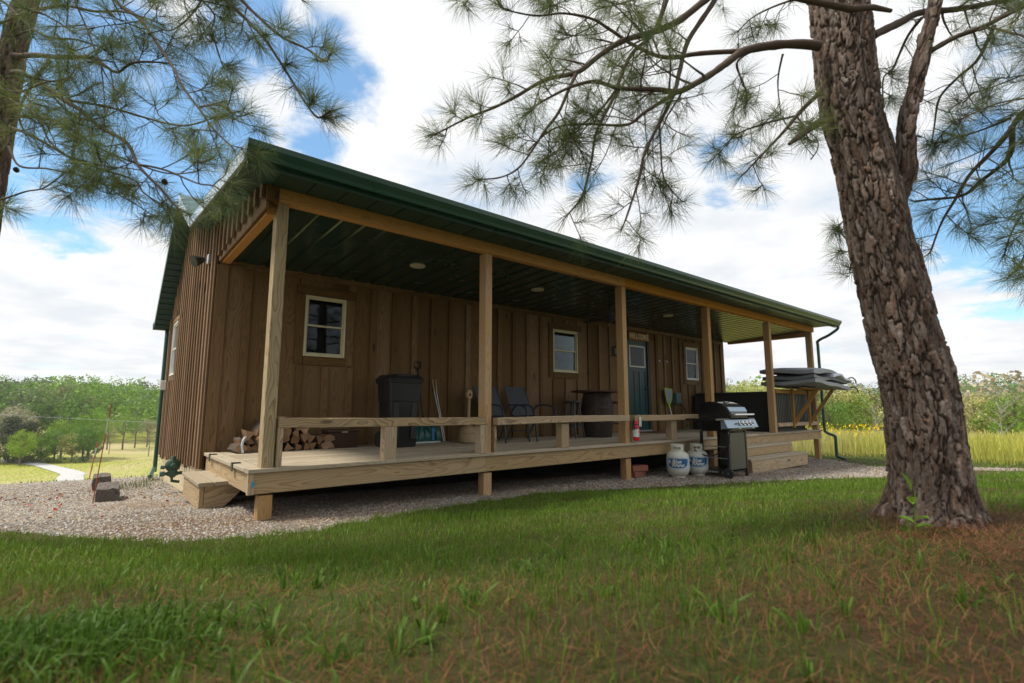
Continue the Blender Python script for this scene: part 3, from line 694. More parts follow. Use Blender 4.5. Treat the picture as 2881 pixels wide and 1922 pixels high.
# ---- left side step
st = MB().b2((-.25, 1.38, -.42), (-.0, 1.42, -.226)).build('side_step', M['rim'], CAB)
for xc, in ((-.36,), (-.225,)): plank('tread', st, (xc+.113, 1.42, -.205), 1.10, .128, .036, Y_, X_, M['deck'])
plank('riser', st, (-.275, 1.42, -.335), 1.04, .22, .036, Y_, Z_, M['rim'])
MB().prism([(-.253,-.445),(-.253,-.226),(-.068,-.226),(.05,-.226),(.05,-.30),(-.10,-.445)], 'y', .895, .933).build('stringer', M['rim'], st)
MB().prism([(-.253,-.445),(-.253,-.226),(-.068,-.226),(.05,-.226),(.05,-.30),(-.10,-.445)], 'y', 1.90, 1.938).build('stringer', M['rim'], st)
# ---- right front steps
s2 = MB().b2((8.7, -.24, -.6), (8.74, .02, -.215)).build('front_steps', M['rim'], CAB)
for i in (0, 1):
    plank('tread', s2, (8.86, -.075-.142*i+.0, -.195), 2.40, .138, .036, X_, Y_, M['deck'])
    plank('tread', s2, (8.84, -.36-.142*i, -.378), 2.46, .138, .036, X_, Y_, M['deck'])
plank('riser', s2, (8.86, -.262, -.287), 2.36, .142, .034, X_, Z_, M['rim'])
plank('riser', s2, (8.84, -.552, -.50), 2.38, .20, .034, X_, Z_, M['rim'])
for xx in (7.68, 9.98):
    MB().prism([(-.534,-.60),(-.534,-.398),(-.245,-.398),(-.245,-.215),(.02,-.215),(.02,-.6)], 'x', xx-.02, xx+.02).build('stringer', M['rim'], s2)
# ---- gas regulator, small meter, sign, lamps are things of their own (below)
# ------------------------------------------------------------------ things on and around the porch
def ribarc(c, a, b, pts): return [(c[0]+a*math.cos(t), c[1], c[2]+b*math.sin(t)) for t in pts]
# sign with raised letters
def textmesh(body, size, mat, ext=.002, align='CENTER', shear=0, bold=0):
    cu = bpy.data.curves.new('t', 'FONT'); cu.body = body; cu.size = size; cu.extrude = ext; cu.align_x = align; cu.align_y = 'CENTER'; cu.shear = shear; cu.offset = bold; cu.resolution_u = 2
    o = bpy.data.objects.new('t', cu); COL.objects.link(o)
    dg = bpy.context.evaluated_depsgraph_get(); me = bpy.data.meshes.new_from_object(o.evaluated_get(dg))
    bpy.data.objects.remove(o); me.materials.clear(); me.materials.append(mat); return me
t = thing('welcome_sign', (8.32, D-.03, 2.02), 'orange brown wooden sign with cream letters above the teal door', 'sign')
plank('board', t, (0, -.008, .1), .74, .165, .022, X_, Z_, M['sign'])
for i, chx in enumerate('WELCOME'):
    me = textmesh(chx, .165, M['letter'], .004, bold=.006)
    o = link('letter', me, t, (-.30+i*.1, -.0235, .10+.006*math.sin(i*2.5))); o.rotation_euler = (math.pi/2, .06*math.sin(i*3.1), 0); o.scale = (.82, 1, 1)
# wall lantern
t = thing('wall_lantern', (7.42, D-.03, 1.60), 'small black wall lantern left of the teal door', 'lantern')
MB().b2((-.05,.0,.04),(.05,.03,.24)).build('back_plate', M['blackmetal'], t)
lb = MB().prism([(-.045,-.115),(.045,-.115),(.045,-.03),(-.045,-.03)], 'z', .04, .19)
lb = MB(); [lb.b2((a,b,.05),(a+.01,b+.01,.20)) for a in (-.05,.04) for b in (-.12,-.03)]; lb.b2((-.055,-.125,.2),(.055,-.015,.215)).b2((-.055,-.125,.035),(.055,-.015,.05)).lathe([(.06,.215),(.02,.25),(.01,.26)], (0,-.07,0), 10).build('lantern_frame', M['blackmetal'], t)
MB().lathe([(.03,.052),(.034,.13),(.025,.195)], (0,-.07,0), 12).build('glass_shade', M['ltwhite'], t, sm=60)
# cup hooks on wall
for i, xx in enumerate((9.09, 9.40)):
    MB().tube([(xx,D-.02,1.63),(xx,D-.05,1.63),(xx,D-.06,1.60),(xx,D-.05,1.585)], .006, 6).lathe([(.02,0),(.02,.006)], (xx,D-.026,1.63), 10, Matrix.Rotation(math.pi/2,3,'X')).build('coat_hook', M['white'], CAB)
# recessed ceiling lights
for i, (xx, yy, lab) in enumerate(((2.0,1.0,'round recessed porch ceiling light above the black trash bin'),(4.12,.98,'round recessed porch ceiling light above the sling chairs'),(7.66,.95,'round recessed porch ceiling light in front of the teal door'))):
    zc = 2.405-.08*(yy-.13)/(D-.15)
    t = thing('ceiling_light', (xx, yy, zc-.012), lab, 'ceiling light', 'recessed lights in the porch ceiling')
    MB().lathe([(.055,-.004),(.092,-.006),(.10,.0),(.10,.013)], n=28).build('trim_ring', M['ltwhite'], t, sm=50)
    MB().lathe([(.054,-.0035),(.054,.01)], n=24).build('lens', M['ltwhite'], t)
# ceiling fan
t = thing('ceiling_fan', (5.95, 1.02, 2.07), 'black ceiling fan hanging from the green porch ceiling', 'ceiling fan', rz=.35)
MB().lathe([(.02,.0),(.075,.02),(.10,.07),(.095,.11),(.04,.13),(.02,.14)], n=20).build('motor', M['blackmetal'], t, sm=50)
MB().lathe([(.014,.13),(.014,.24),(.05,.25),(.07,.285)], n=14).build('downrod', M['blackmetal'], t, sm=50)
for k in range(5):
    a = 2*math.pi*k/5; b = MB(); Rm = Matrix.Rotation(a, 3, 'Z') @ Matrix.Rotation(.2, 3, 'X')
    P = [(.10,-.02),(.20,-.035),(.50,-.065),(.60,-.06),(.63,0),(.60,.06),(.50,.065),(.20,.035),(.10,.02)]
    vs = [Rm @ Vector((x, y, z)) + Vector((0,0,.05)) for z in (0, .008) for x, y in P]; n_ = len(P)
    b.add(vs, [(i, (i+1) % n_, n_+(i+1) % n_, n_+i) for i in range(n_)]+[tuple(range(n_))[::-1], tuple(range(n_, 2*n_))]); b.build('blade', M['gloss'], t)
# ---- trash bin
t = thing('trash_bin', (2.07, 1.55, .001), 'tall black wheeled plastic trash bin with lid on the porch', 'trash bin', rz=-.05)
def rrect(w, d, r, n=5):
    P = []
    for cx_, cy_, a0 in ((w/2-r, d/2-r, 0), (-w/2+r, d/2-r, 90), (-w/2+r, -d/2+r, 180), (w/2-r, -d/2+r, 270)):
        for i in range(n+1): a = R(a0+90*i/n); P.append((cx_+r*math.cos(a), cy_+r*math.sin(a)))
    return P
def loft(secs):
    mb = MB(); n = len(secs[0][0]); vs = []
    for P, z in secs: vs += [(x, y, z) for x, y in P]
    k = len(secs)
    return mb.add(vs, [(i*n+j, i*n+(j+1) % n, (i+1)*n+(j+1) % n, (i+1)*n+j) for i in range(k-1) for j in range(n)]+[tuple(range(n))[::-1], tuple(range((k-1)*n, k*n))])
bd = loft([(rrect(.44,.42,.05),0.0),(rrect(.46,.44,.05),.03),(rrect(.48,.47,.05),.30),(rrect(.485,.475,.05),.305),(rrect(.50,.50,.05),.60),(rrect(.52,.52,.05),.605),(rrect(.545,.55,.05),.84),(rrect(.585,.59,.05),.845),(rrect(.59,.60,.05),.875)]).build('bin_body', M['black'], t, sm=35)
bpn = MB(); [bpn.b2((a,-.262,.10),(a+.10,-.243,.60)) for a in (-.2,.1)]; bpn.build('rib_panel', M['black'], bd, bevel=.008)
MB().tube([(-.15,-.245,.68),(0,-.262,.68),(.15,-.245,.68)], .006).build('grip_line', M['black'], bd)
ld = loft([(rrect(.60,.61,.05),.876),(rrect(.61,.62,.05),.90),(rrect(.56,.57,.08),.93),(rrect(.52,.53,.08),.955)]).build('lid', M['black'], t, sm=35)
MB().b2((-.16,-.29,.93),(.08,-.16,.962)).build('lid_ridge', M['black'], ld, bevel=.008)
for sx in (-.25, .25):
    MB().lathe([(.09,-.025),(.10,-.02),(.10,.02),(.09,.025)], (sx,.20,.10), 18, Matrix.Rotation(math.pi/2,3,'Y')).build('wheel', M['rubber'], t, sm=40)
t.scale = (.84, .84, 1.0)
# ---- box beside the bin
t = thing('wooden_box', (1.42, 1.93, 0.001), 'small dark wooden box with hinged lid between firewood and trash bin', 'box')
MB().b2((-.19,-.13,0),(.19,.13,.20)).build('box_body', M['box'], t, bevel=.004)
MB().b2((-.20,-.14,.205),(.20,.14,.232)).build('lid', M['box'], t, bevel=.004); MB().b2((-.03,-.152,.195),(.05,-.141,.212)).build('latch', M['beige'], t)
# ---- snow shovel leaning on the wall
t = thing('snow_shovel', (2.73, 1.93, .001), 'snow shovel with dark teal scoop and black D handle leaning on the wall', 'shovel')
sc_ = MB(); nx, nz = 10, 8; vs = []
for k in range(nz+1):
    for i in range(nx+1):
        u = i/nx-.5; v = k/nz; w = .46-.05*v
        rib = .012*math.cos(u*math.pi*6)
        vs.append((u*w, -.02+.16*v**1.6-.05*math.sin(v*math.pi)+rib*(v)*(1-v)*3+.03*(2*u)**2*v, v*.34))
n_ = len(vs); vs += [(x, y+.008, z) for x, y, z in vs]
fs = []
for k in range(nz):
    for i in range(nx):
        a = k*(nx+1)+i; q = (a, a+1, a+nx+2, a+nx+1); fs += [q, tuple(j+n_ for j in q)[::-1]]
sc_.add(vs, fs).build('scoop', M['shovel'], t, sm=60)
MB().b2((-.23,-.035,0),(.23,-.012,.025)).build('wear_strip', M['alum'], t, bevel=.003)
for a in (-.12,-.04,.04,.12):
    MB().tube([(a*1.3,-.035,.05),(a*1.1,-.045,.16),(a*.6,.02,.29)], .010, 6).build('scoop_rib', M['shovel'], t)
MB().b2((.06,-.055,.04),(.10,-.05,.22)).build('blue_sticker', M['foam'], t); 
MB().tube([(0,.0,.20),(-.02,.10,.42),(-.05,.22,1.10)], .015, 8).build('shaft', M['black'], t)
MB().tube([(-.05,.222,1.09),(-.11,.235,1.15),(-.11,.24,1.22),(.01,.24,1.22),(.01,.235,1.15),(-.05,.222,1.09)], .014, 7).build('d_handle', M['black'], t)
# ---- fire tongs
t = thing('fire_tongs', (3.0, 1.95, .001), 'long steel fire tongs leaning against the brown wall', 'tongs')
for s in (-1, 1): MB().tube([(.05+s*.015,-.01,0.005),(.02+s*.012,.10,.45),(-.015+s*.022,.18,.78)], .005, 6).build('tong_arm', M['alum'], t); MB().tube([(-.015+s*.022,.18,.78),(-.03+s*.028,.20,.96)], .012, 6).build('grip', M['beige'], t)
# ---- cigarette receptacle
t = thing('ash_receptacle', (3.27, 1.62, .001), 'beige smokers ash receptacle with tall neck left of the chairs', 'ash receptacle')
b_ = MB().lathe([(.135,0),(.15,.01),(.15,.13),(.143,.137),(.15,.144),(.148,.185),(.12,.225),(.06,.25),(.032,.26)], n=28).build('base_pot', M['beige'], t, sm=45)
MB().lathe([(.026,.262),(.024,.65)], n=12).build('neck', M['beige'], t, sm=50)
hd = []
for i in range(20):
    a = 2*math.pi*i/20; hd.append((.055*math.cos(a)*1.0, .72+.075*math.sin(a)))
MB().prism(hd, 'y', -.03, .03).build('head', M['beige'], t, bevel=.008)
MB().lathe([(.018,0),(.018,.004)], (0,-.0315,.715), 12, Matrix.Rotation(math.pi/2,3,'X')).build('opening', M['dark'], t)
MB().prism([(.03,.19),(.05,.19),(.035,.165)], 'y', -.153, -.12).build('print_arrow', M['dark'], t)
# ---- sling chairs
def chair(loc, rz, label):
    t = thing('sling_chair', loc, label, 'chair', 'grey sling chairs on the porch', rz)
    w = .25; r = .013
    # side view (y forward negative = front)
    for s in (-1, 1):
        xx = s*w
        MB().tube([(xx*.95,.40,.86),(xx*.95,.20,.40),(xx*.95,.15,.36),(xx*.95,-.26,.40),(xx*.95,-.30,.385)], .012, 8).build('side_rail', M['chairmetal'], t)
        arm = [(xx*1.02,-.34,.0),(xx*1.02,-.30,.30),(xx*1.02,-.27,.47),(xx*1.02,-.20,.545),(xx*1.02,-.05,.565),(xx*1.02,.12,.55),(xx*1.02,.20,.47),(xx*1.0,.24,.40)]
        mb = MB(); P = smoothpts(np.array(arm), 4).tolist()
        for a, b in zip(P[:-1], P[1:]): mb.bar(a, b, .024, .014, up=(1,0,0))
        mb.build('arm_leg', M['chairmetal'], t)
        MB().tube([(xx*1.0,.12,.37),(xx*1.0,.34,.0)], .013, 8).build('rear_leg', M['chairmetal'], t)
    MB().tube([(-w,-.16,.35),(w,-.16,.35)], .010, 6).tube([(-w,.26,.14),(w,.26,.14)], .009, 6).build('cross_tube', M['chairmetal'], t)
    bs = MB(); vs = []; n = 10
    for k in range(n+1):
        v = k/n; 
        for u in (-1, -.5, 0, .5, 1): vs.append((u*w*.93, .19+.225*v-.012*(1-u*u), .40+.47*v-.02*(k == n)*(1-abs(u))*0))
    m_ = len(vs); vs += [(a, b+.006, c) for a, b, c in vs]
    fs = []
    for k in range(n):
        for i in range(4):
            a = k*5+i; q = (a, a+1, a+6, a+5); fs += [q, tuple(j+m_ for j in q)[::-1]]
    bs.add(vs, fs).build('backrest', M['sling'], t, sm=60)
    ss = MB(); vs = []
    for k in range(n+1):
        v = k/n
        for u in (-1, -.5, 0, .5, 1): vs.append((u*w*.93, .17-.46*v, .375+.02*v-.03*(1-u*u)*math.sin(v*math.pi)))
    m_ = len(vs); vs += [(a, b, c-.006) for a, b, c in vs]
    ss.add(vs, fs).build('seat', M['sling'], t, sm=60)
    return t
chair((3.78, 1.44, 0), .10, 'grey sling patio chair partly behind the second porch post')
chair((4.40, 1.44, 0), .10, 'grey sling patio chair nearer the bar barrel, fully in view')
# ---- barrel table and stools
t = thing('barrel_table', (5.98, 1.42, 0.001), 'dark oak barrel bar table with round wooden top on the porch', 'barrel table')
nst = 22
for i in range(nst):
    a0 = 2*math.pi*i/nst+.006; a1 = 2*math.pi*(i+1)/nst-.006; mb = MB(); vs = []; ks = 9
    for k in range(ks+1):
        v = k/ks; rr_ = .245+.055*math.sin(math.pi*v)+random.uniform(-.0008,.0008)
        for a in (a0, a1): vs += [(rr_*math.cos(a), rr_*math.sin(a), .79*v), ((rr_-.02)*math.cos(a), (rr_-.02)*math.sin(a), .79*v)]
    # order: o0,i0,o1,i1
    fs = []
    for k in range(ks):
        b = k*4; fs += [(b, b+2, b+6, b+4), (b+1, b+5, b+7, b+3), (b, b+4, b+5, b+1), (b+2, b+3, b+7, b+6)]
    fs += [(0,1,3,2), (ks*4, ks*4+2, ks*4+3, ks*4+1)]
    # grain follows local X: store stave turned so X is up
    mb.add([(z, y, -x) for x, y, z in vs], fs); o = mb.build('stave', M['barrel'], t); o.rotation_euler = (0, -math.pi/2, 0)
for v0, v1 in ((.0,.045),(.13,.17),(.30,.35),(.64,.69),(.83,.87),(.955,1.0)):
    f_ = lambda v: .247+.055*math.sin(math.pi*v)
    MB().lathe([(f_(v0),.79*v0),(f_(v0)+.004,.79*v0),(f_(v1)+.004,.79*v1),(f_(v1),.79*v1)], n=44).build('hoop', M['hoop'], t, sm=40)
for i in range(5):
    y0 = -.47+i*.188; y1 = y0+.186; P = []
    rad_ = .47
    xs0 = math.sqrt(max(rad_**2-y0**2, 0)); 
    for k in range(9): yy = y0+(y1-y0)*k/8; P.append((math.sqrt(max(rad_**2-yy**2, .0004)), yy))
    P += [(-a, b) for a, b in P[::-1]]
    MB().prism(P, 'z', .80, .832).build('top_board', M['tabletop'], t, bevel=.003)
MB().b2((-.40,-.05,.785),(.40,.05,.8)).build('cleat', M['tabletop'], t)
def stool(loc, rz, label):
    t = thing('bar_stool', loc, label, 'stool', 'black bar stools at the barrel table', rz)
    MB().lathe([(.12,.60),(.155,.607),(.16,.62),(.155,.635),(.10,.64)], n=22).build('seat', M['blackmetal'], t, sm=50)
    L4 = []
    for k in range(4):
        a = math.pi/4+k*math.pi/2; p, q = (.105*math.cos(a), .105*math.sin(a), .605), (.20*math.cos(a), .20*math.sin(a), 0)
        MB().tube([p, q], [.016, .013], 8).build('leg', M['chairmetal'], t); L4.append((Vector(p), Vector(q)))
    for hgt in (.22, .40):
        for k in range(4):
            if hgt == .40 and k % 2: continue
            a, b = L4[k], L4[(k+1) % 4]; f = 1-hgt/.605
            MB().tube([a[0].lerp(a[1], f), b[0].lerp(b[1], f)], .009, 6).build('rung', M['chairmetal'], t)
stool((5.34, 1.42, .001), .2, 'black bar stool with round seat left of the barrel table')
stool((6.62, 1.50, .001), .5, 'black bar stool right of the barrel, half behind the third post')
stool((5.95, 1.90, .001), .7, 'black bar stool tucked behind the barrel table against the wall') if False else None
# ---- extinguisher on post 3
t = thing('fire_extinguisher', (5.175, -.028, .03), 'red fire extinguisher with white tag strapped to a porch post', 'fire extinguisher')
MB().lathe([(.03,0),(.043,.008),(.045,.03),(.045,.27),(.036,.30),(.016,.315),(.014,.33)], n=22).build('cylinder_body', M['red'], t, sm=45)
MB().lathe([(.0458,.06),(.0458,.175)], n=22).build('paper_label', M['paper'], t, sm=45)
MB().lathe([(.0463,.172),(.0463,.18)], n=22).build('label_stripe', M['blackmetal'], t, sm=45)
for k in range(2): MB().box((.0-.002+.018*k, -.0468, .085), (.014,.002,.016)).build('pictogram', M['foam'], t)
for k in range(4): MB().box((.006, -.0468, .115+.013*k), (.045,.002,.006)).build('print_line', M['red'], t)
MB().lathe([(.017,.33),(.02,.34),(.02,.36)], n=12).bar((-.02,.0,.365),(.07,.0,.38),.016,.010).bar((-.01,.0,.35),(.06,.0,.345),.014,.007).build('valve_lever', M['blackmetal'], t)
MB().tube([(-.02,0,.345),(-.052,0,.32),(-.055,0,.22),(-.05,-.01,.16)], .008, 8).build('hose', M['rubber'], t)
MB().lathe([(.049,.235),(.049,.25)], n=20).build('strap', M['blackmetal'], t)
tg = MB().prism([(.0,0),(.055,-.005),(.05,.135),(.008,.14)], 'y', -.056, -.054).build('inspection_tag', M['paper'], t, loc=(.006,0,.215))
for k in range(6): MB().box((.03, -.0568, .03+.015*k), (.034,.0012,.003)).build('print_line', M['dark'], tg)
MB().box((.028, -.0568, .012), (.03,.0012,.009)).build('print_line', M['dark'], tg)
# ---- door mat
t = tag(MB().b2((-.42,-.26,.001),(.42,.26,.014)).build('door_mat', M['mat'], None, bevel=.004, loc=(8.32,1.72,0)), 'brown door mat lying before the teal door', 'door mat')
# ---- pool net
t = thing('skimmer_net', (9.33, D-.24, .0), 'lime green skimmer net standing against the brown wall', 'skimmer net')
P = [(-.135,.62+.30),(-.145,.95),(-.12,.975),(.14,.955),(.155,.93),(.12,.72),(.05,.62),(-.01,.61),(-.08,.70)]
P = [(-.06+a*1.0, b) for a, b in P]
loop = smoothpts(np.array([(a, .12, b) for a, b in P+[P[0]]]), 4).tolist()
MB().tube(loop, .013, 6, cap=False).build('rim', M['lime'], t, sm=60)
MB().prism(P, 'y', .119, .121).build('net', M['mesh'], t)
MB().tube([(-.065,.12,.62),(-.05,.10,.52)], .02, 8).build('socket', M['lime'], t)
MB().tube([(-.05,.10,.54),(.0,.02,.01)], .011, 8).build('pole', M['alum'], t)
# ---- electric box, hose bib and hose
t = thing('power_box', (9.66, D-.025, .62), 'blue grey electrical box on the wall beside the hot tub', 'electrical box')
MB().b2((-.10,-.11,0),(.10,.0,.25)).build('enclosure', M['ebox'], t, bevel=.006); MB().b2((-.105,-.125,.01),(.105,-.112,.255)).build('cover', M['ebox'], t, bevel=.003)
MB().tube(smoothpts(np.array([(.08,-.05,0.02),(.14,-.06,-.0),(.26,-.10,-.12),(.32,-.12,-.30),(.30,-.14,-.45),(.22,-.16,-.55)]), 5).tolist(), .012, 8).build('conduit', M['rubber'], t)
MB().b2((-.03,-.05,-.02),(.02,0,0)).tube([(-.0,-.03,0),(-.0,-.03,-.6)], .014, 8).build('riser_pipe', M['ebox'], t)
t = thing('garden_hose', (8.92, D-.03, .0), 'dark green garden hose hanging from the wall tap', 'garden hose')
MB().tube([(0,0,.56),(0,-.06,.55),(0,-.08,.51)], .013, 8).lathe([(.03,0),(.03,.008)], (0,-.05,.585), 8).build('tap', M['regulator'], t)
MB().tube(smoothpts(np.array([(0,-.08,.51),(.01,-.10,.38),(.05,-.14,.22),(.14,-.20,.07),(.30,-.30,.016),(.55,-.36,.014),(.80,-.32,.03),(.86,-.25,.15),(.84,-.2,.34)]), 6).tolist(), .009, 8).build('hose', M['hose'], t)
# ---- gas regulator on the foundation
t = thing('gas_regulator', (XL-.085, 3.75, -.36), 'green cast gas regulator on the block foundation by the side step', 'gas regulator')
RX = Matrix.Rotation(math.pi/2,3,'X')
MB().lathe([(.03,-.045),(.075,-.03),(.092,-.012),(.092,.012),(.075,.03),(.03,.045)], (-.03,0,.09), 20, RX).build('diaphragm_case', M['regulator'], t, sm=40)
MB().lathe([(.028,.15),(.03,.20),(.02,.215)], (-.03,0,0), 14).lathe([(.035,.0),(.035,.07),(.02,.08)], (-.03,-.04,.09), 12, RX).build('spring_cap', M['regulator'], t, sm=40)
MB().b2((-.07,-.045,-.07),(.01,.045,.04)).b2((-.10,-.03,-.05),(.04,.03,.01)).build('valve_body', M['regulator'], t, bevel=.012)
MB().tube([(-.16,0,-.02),(.09,0,-.02)], .022, 10).tube([(-.03,0,-.05),(-.03,0,-.12),(.06,0,-.14)], .02, 8).build('pipe', M['regulator'], t); MB().tube([(-.175,0,-.02),(-.12,0,-.02)], .034, 8).tube([(-.17,0,.07),(-.12,0,.07)], .026, 8).build('coupling', M['ebox'], t)
# ---- security flood lamp below the roof break and white box on side wall
t = thing('flood_lamp', (XL-.06, 2.62, 2.42), 'cone shaped outdoor flood lamp high on the side wall', 'flood lamp')
MB().b2((.0,-.05,-.06),(.035,.05,.06)).build('base_plate', M['alum'], t, bevel=.005)
mq = Matrix.Rotation(R(-115), 3, 'Y') @ Matrix.Rotation(R(15), 3, 'X')
MB().lathe([(.025,-.0),(.04,.03),(.075,.13),(.08,.14)], (-.03,.0,-.01), 16, mq).build('lamp_shade', M['doorframe'], t, sm=40); MB().lathe([(.068,.135),(.068,.138)], (-.03,0,-.01), 16, mq).build('lamp_glass', M['ltwhite'], t)
t = thing('meter_box', (XL-.06, 6.60, .85), 'small white utility box on the side wall beside the downspout', 'utility box')
MB().b2((-.04,-.06,0),(.04,.06,.17)).build('enclosure', M['white'], t, bevel=.006); MB().b2((-.05,-.055,.01),(-.042,.055,.16)).build('cover', M['white'], t)
# ---- hot tub
TX0, TX1, TY0, TY1 = 10.42, 12.28, .27, 2.08
t = thing('hot_tub', (TX0, TY0, .001), 'large charcoal square hot tub at the right end of the porch', 'hot tub')
w_, d_ = TX1-TX0, TY1-TY0
MB().b2((.03,.03,.0),(w_-.03,d_-.03,.80)).build('cabinet_core', M['dark'], t)
for face in range(4):
    for k in range(6):
        for j in range(2):
            z0 = .04+k*.128; a = .07+j*((d_ if face < 2 else w_)-.14)/2+.003; b = a+((d_ if face < 2 else w_)-.14)/2-.006
            if face == 0: q = ((0, a, z0), (.028, b, z0+.124))
            elif face == 1: q = ((w_-.028, a, z0), (w_, b, z0+.124))
            elif face == 2: q = ((a, 0, z0), (b, .028, z0+.124))
            else: q = ((a, d_-.028, z0), (b, d_, z0+.124))
            MB().b2(*q).build('side_panel', M['tub'], t, bevel=.002)
for a in (0, w_-.07):
    for b in (0, d_-.07): MB().b2((a-.004, b-.004, 0), (a+.074, b+.074, .81)).build('corner_post', M['tub'], t, bevel=.006)
loft([(rrect(w_+.02,d_+.02,.08),.80),(rrect(w_+.05,d_+.05,.09),.82),(rrect(w_+.05,d_+.05,.09),.865),(rrect(w_-.02,d_-.02,.09),.885)]).build('rim', M['tub'], t, sm=40, loc=(w_/2, d_/2, 0))
MB().b2((-.03,-.03,0),(w_+.03,d_+.03,.035)).build('base', M['black'], t)
# ---- privacy screen of black corrugated metal with its shelf braces
t = thing('privacy_screen', (10.2, .07, .1), 'black corrugated privacy screen in timber frame between the last porch posts', 'privacy screen')
for z0, z1 in ((.02,.10),(.74,.83)): plank('frame_rail', t, ((10.21+12.40)/2-10.2, -.02, (z0+z1)/2), 2.18, z1-z0, .05, X_, Z_, M['brace'] if z0 > .5 else M['rail'])
cm = MB(); n_ = 26; wv = .0365
P = []
for i in range(n_): P += [(i*.084, 0), (i*.084+.03, 0), (i*.084+.042, .022), (i*.084+.072, .022)]
P2 = [(a, b+.003) for a, b in P[::-1]]
for i in range(len(P)-1):
    a, b = P[i], P[i+1]; cm.add([(a[0],a[1],.08),(b[0],b[1],.08),(b[0],b[1],.76),(a[0],a[1],.76),(a[0],a[1]+.003,.08),(b[0],b[1]+.003,.08),(b[0],b[1]+.003,.76),(a[0],a[1]+.003,.76)], [(0,1,2,3),(7,6,5,4)])
cm.build('corrugated_sheet', M['corr'], t, loc=(.01,.015,0))
for xx in (11.02, 11.92):
    plank('upright', t, (xx-10.2-.03, -.06, .42), .86, .075, .04, Z_, X_, M['brace'])
    MB().box((0,0,0),(.98,.04,.075)).build('brace', M['brace'], t, bevel=.003, loc=(xx-10.2-.03+.04, -.285, .42)).rotation_euler = (0,0,0)
    b_ = t.children[-1]
for c in [c for c in t.children if c.name.startswith('brace')]:
    c.rotation_euler = Matrix((Vector((0,-.52,.76)).normalized(), X_, Vector((0,-.52,.76)).normalized().cross(X_))).transposed().to_euler()
for yy in (-.15, -.45): plank('shelf_slat', t, (1.25, yy, .845), 1.9, .09, .025, X_, Y_, M['brace'])
MB().b2((.72,-.58,.862),(2.05,-.1,.882)).build('foam_sheet', M['foam'], t)
# ---- folded tub cover
t = thing('tub_cover', (11.3, -.1, .99), 'folded grey vinyl hot tub cover lying on the braced shelf', 'tub cover')
def slab(x0, x1, y0, y1, z0, z1, mat, nm, sag=.03, seed=0, nx=26, ny=14):
    mb = MB(); vs = []
    for side in (0, 1):
        for j in range(ny+1):
            for i in range(nx+1):
                u, v = i/nx, j/ny; eu = min(u, 1-u)*nx; ev = min(v, 1-v)*ny
                rnd = min(1, min(eu, ev)/1.6)
                zz_ = (z0 if side == 0 else z1); mid = (z0+z1)/2
                wz = .026*math.sin(u*5+seed*1.7+v*2)+.016*math.sin(u*11+v*7+seed)+.05*math.sin(math.pi*u)*(v*.4+.6)-sag*(u-.35)*1.2-.03*(u > .86)*(u-.86)*14*.5
                z = mid+(zz_-mid)*(.62+.38*math.sqrt(rnd)) + wz
                wx_ = .012*math.sin(v*9+seed); wy = .018*math.sin(u*8+seed*2)
                vs.append((x0+(x1-x0)*u+wx_, y0+(y1-y0)*v+wy, z))
    n_ = (nx+1)*(ny+1); fs = []
    for j in range(ny):
        for i in range(nx):
            a = j*(nx+1)+i; q = (a, a+1, a+nx+2, a+nx+1); fs += [q[::-1], tuple(k+n_ for k in q)]
    for i in range(nx): fs += [(i, i+1, i+1+n_, i+n_), (ny*(nx+1)+i+1, ny*(nx+1)+i, ny*(nx+1)+i+n_, ny*(nx+1)+i+1+n_)]
    for j in range(ny): a = j*(nx+1); fs += [(a+nx+1, a, a+n_, a+nx+1+n_), (a+nx, a+2*nx+1, a+2*nx+1+n_, a+nx+n_)]
    return mb.add(vs, fs).build(nm, M[mat], t, sm=60)
slab(-.95, 1.05, -.62, .48, -.02, .10, 'tublid', 'lower_half', .05, 1)
slab(-.97, 1.02, -.58, .46, .105, .215, 'tubfold', 'folded_panel', .07, 2)
slab(-.99, .98, -.60, .50, .215, .335, 'tublid', 'upper_half', .10, 3)
slab(.0, 1.12, -.66, -.2, .17, .235, 'lidwhite', 'pale_flap', .04, 4)
for a in ((1.1,-.6,.22),(1.12,-.62,.0)): MB().tube(smoothpts(np.array([a,(a[0]+.10,a[1]-.05,a[2]+.01),(a[0]+.18,a[1]-.08,a[2]-.05),(a[0]+.20,a[1]-.08,a[2]-.12)]), 4).tolist(), .014, 6).build('strap', M['black'], t)
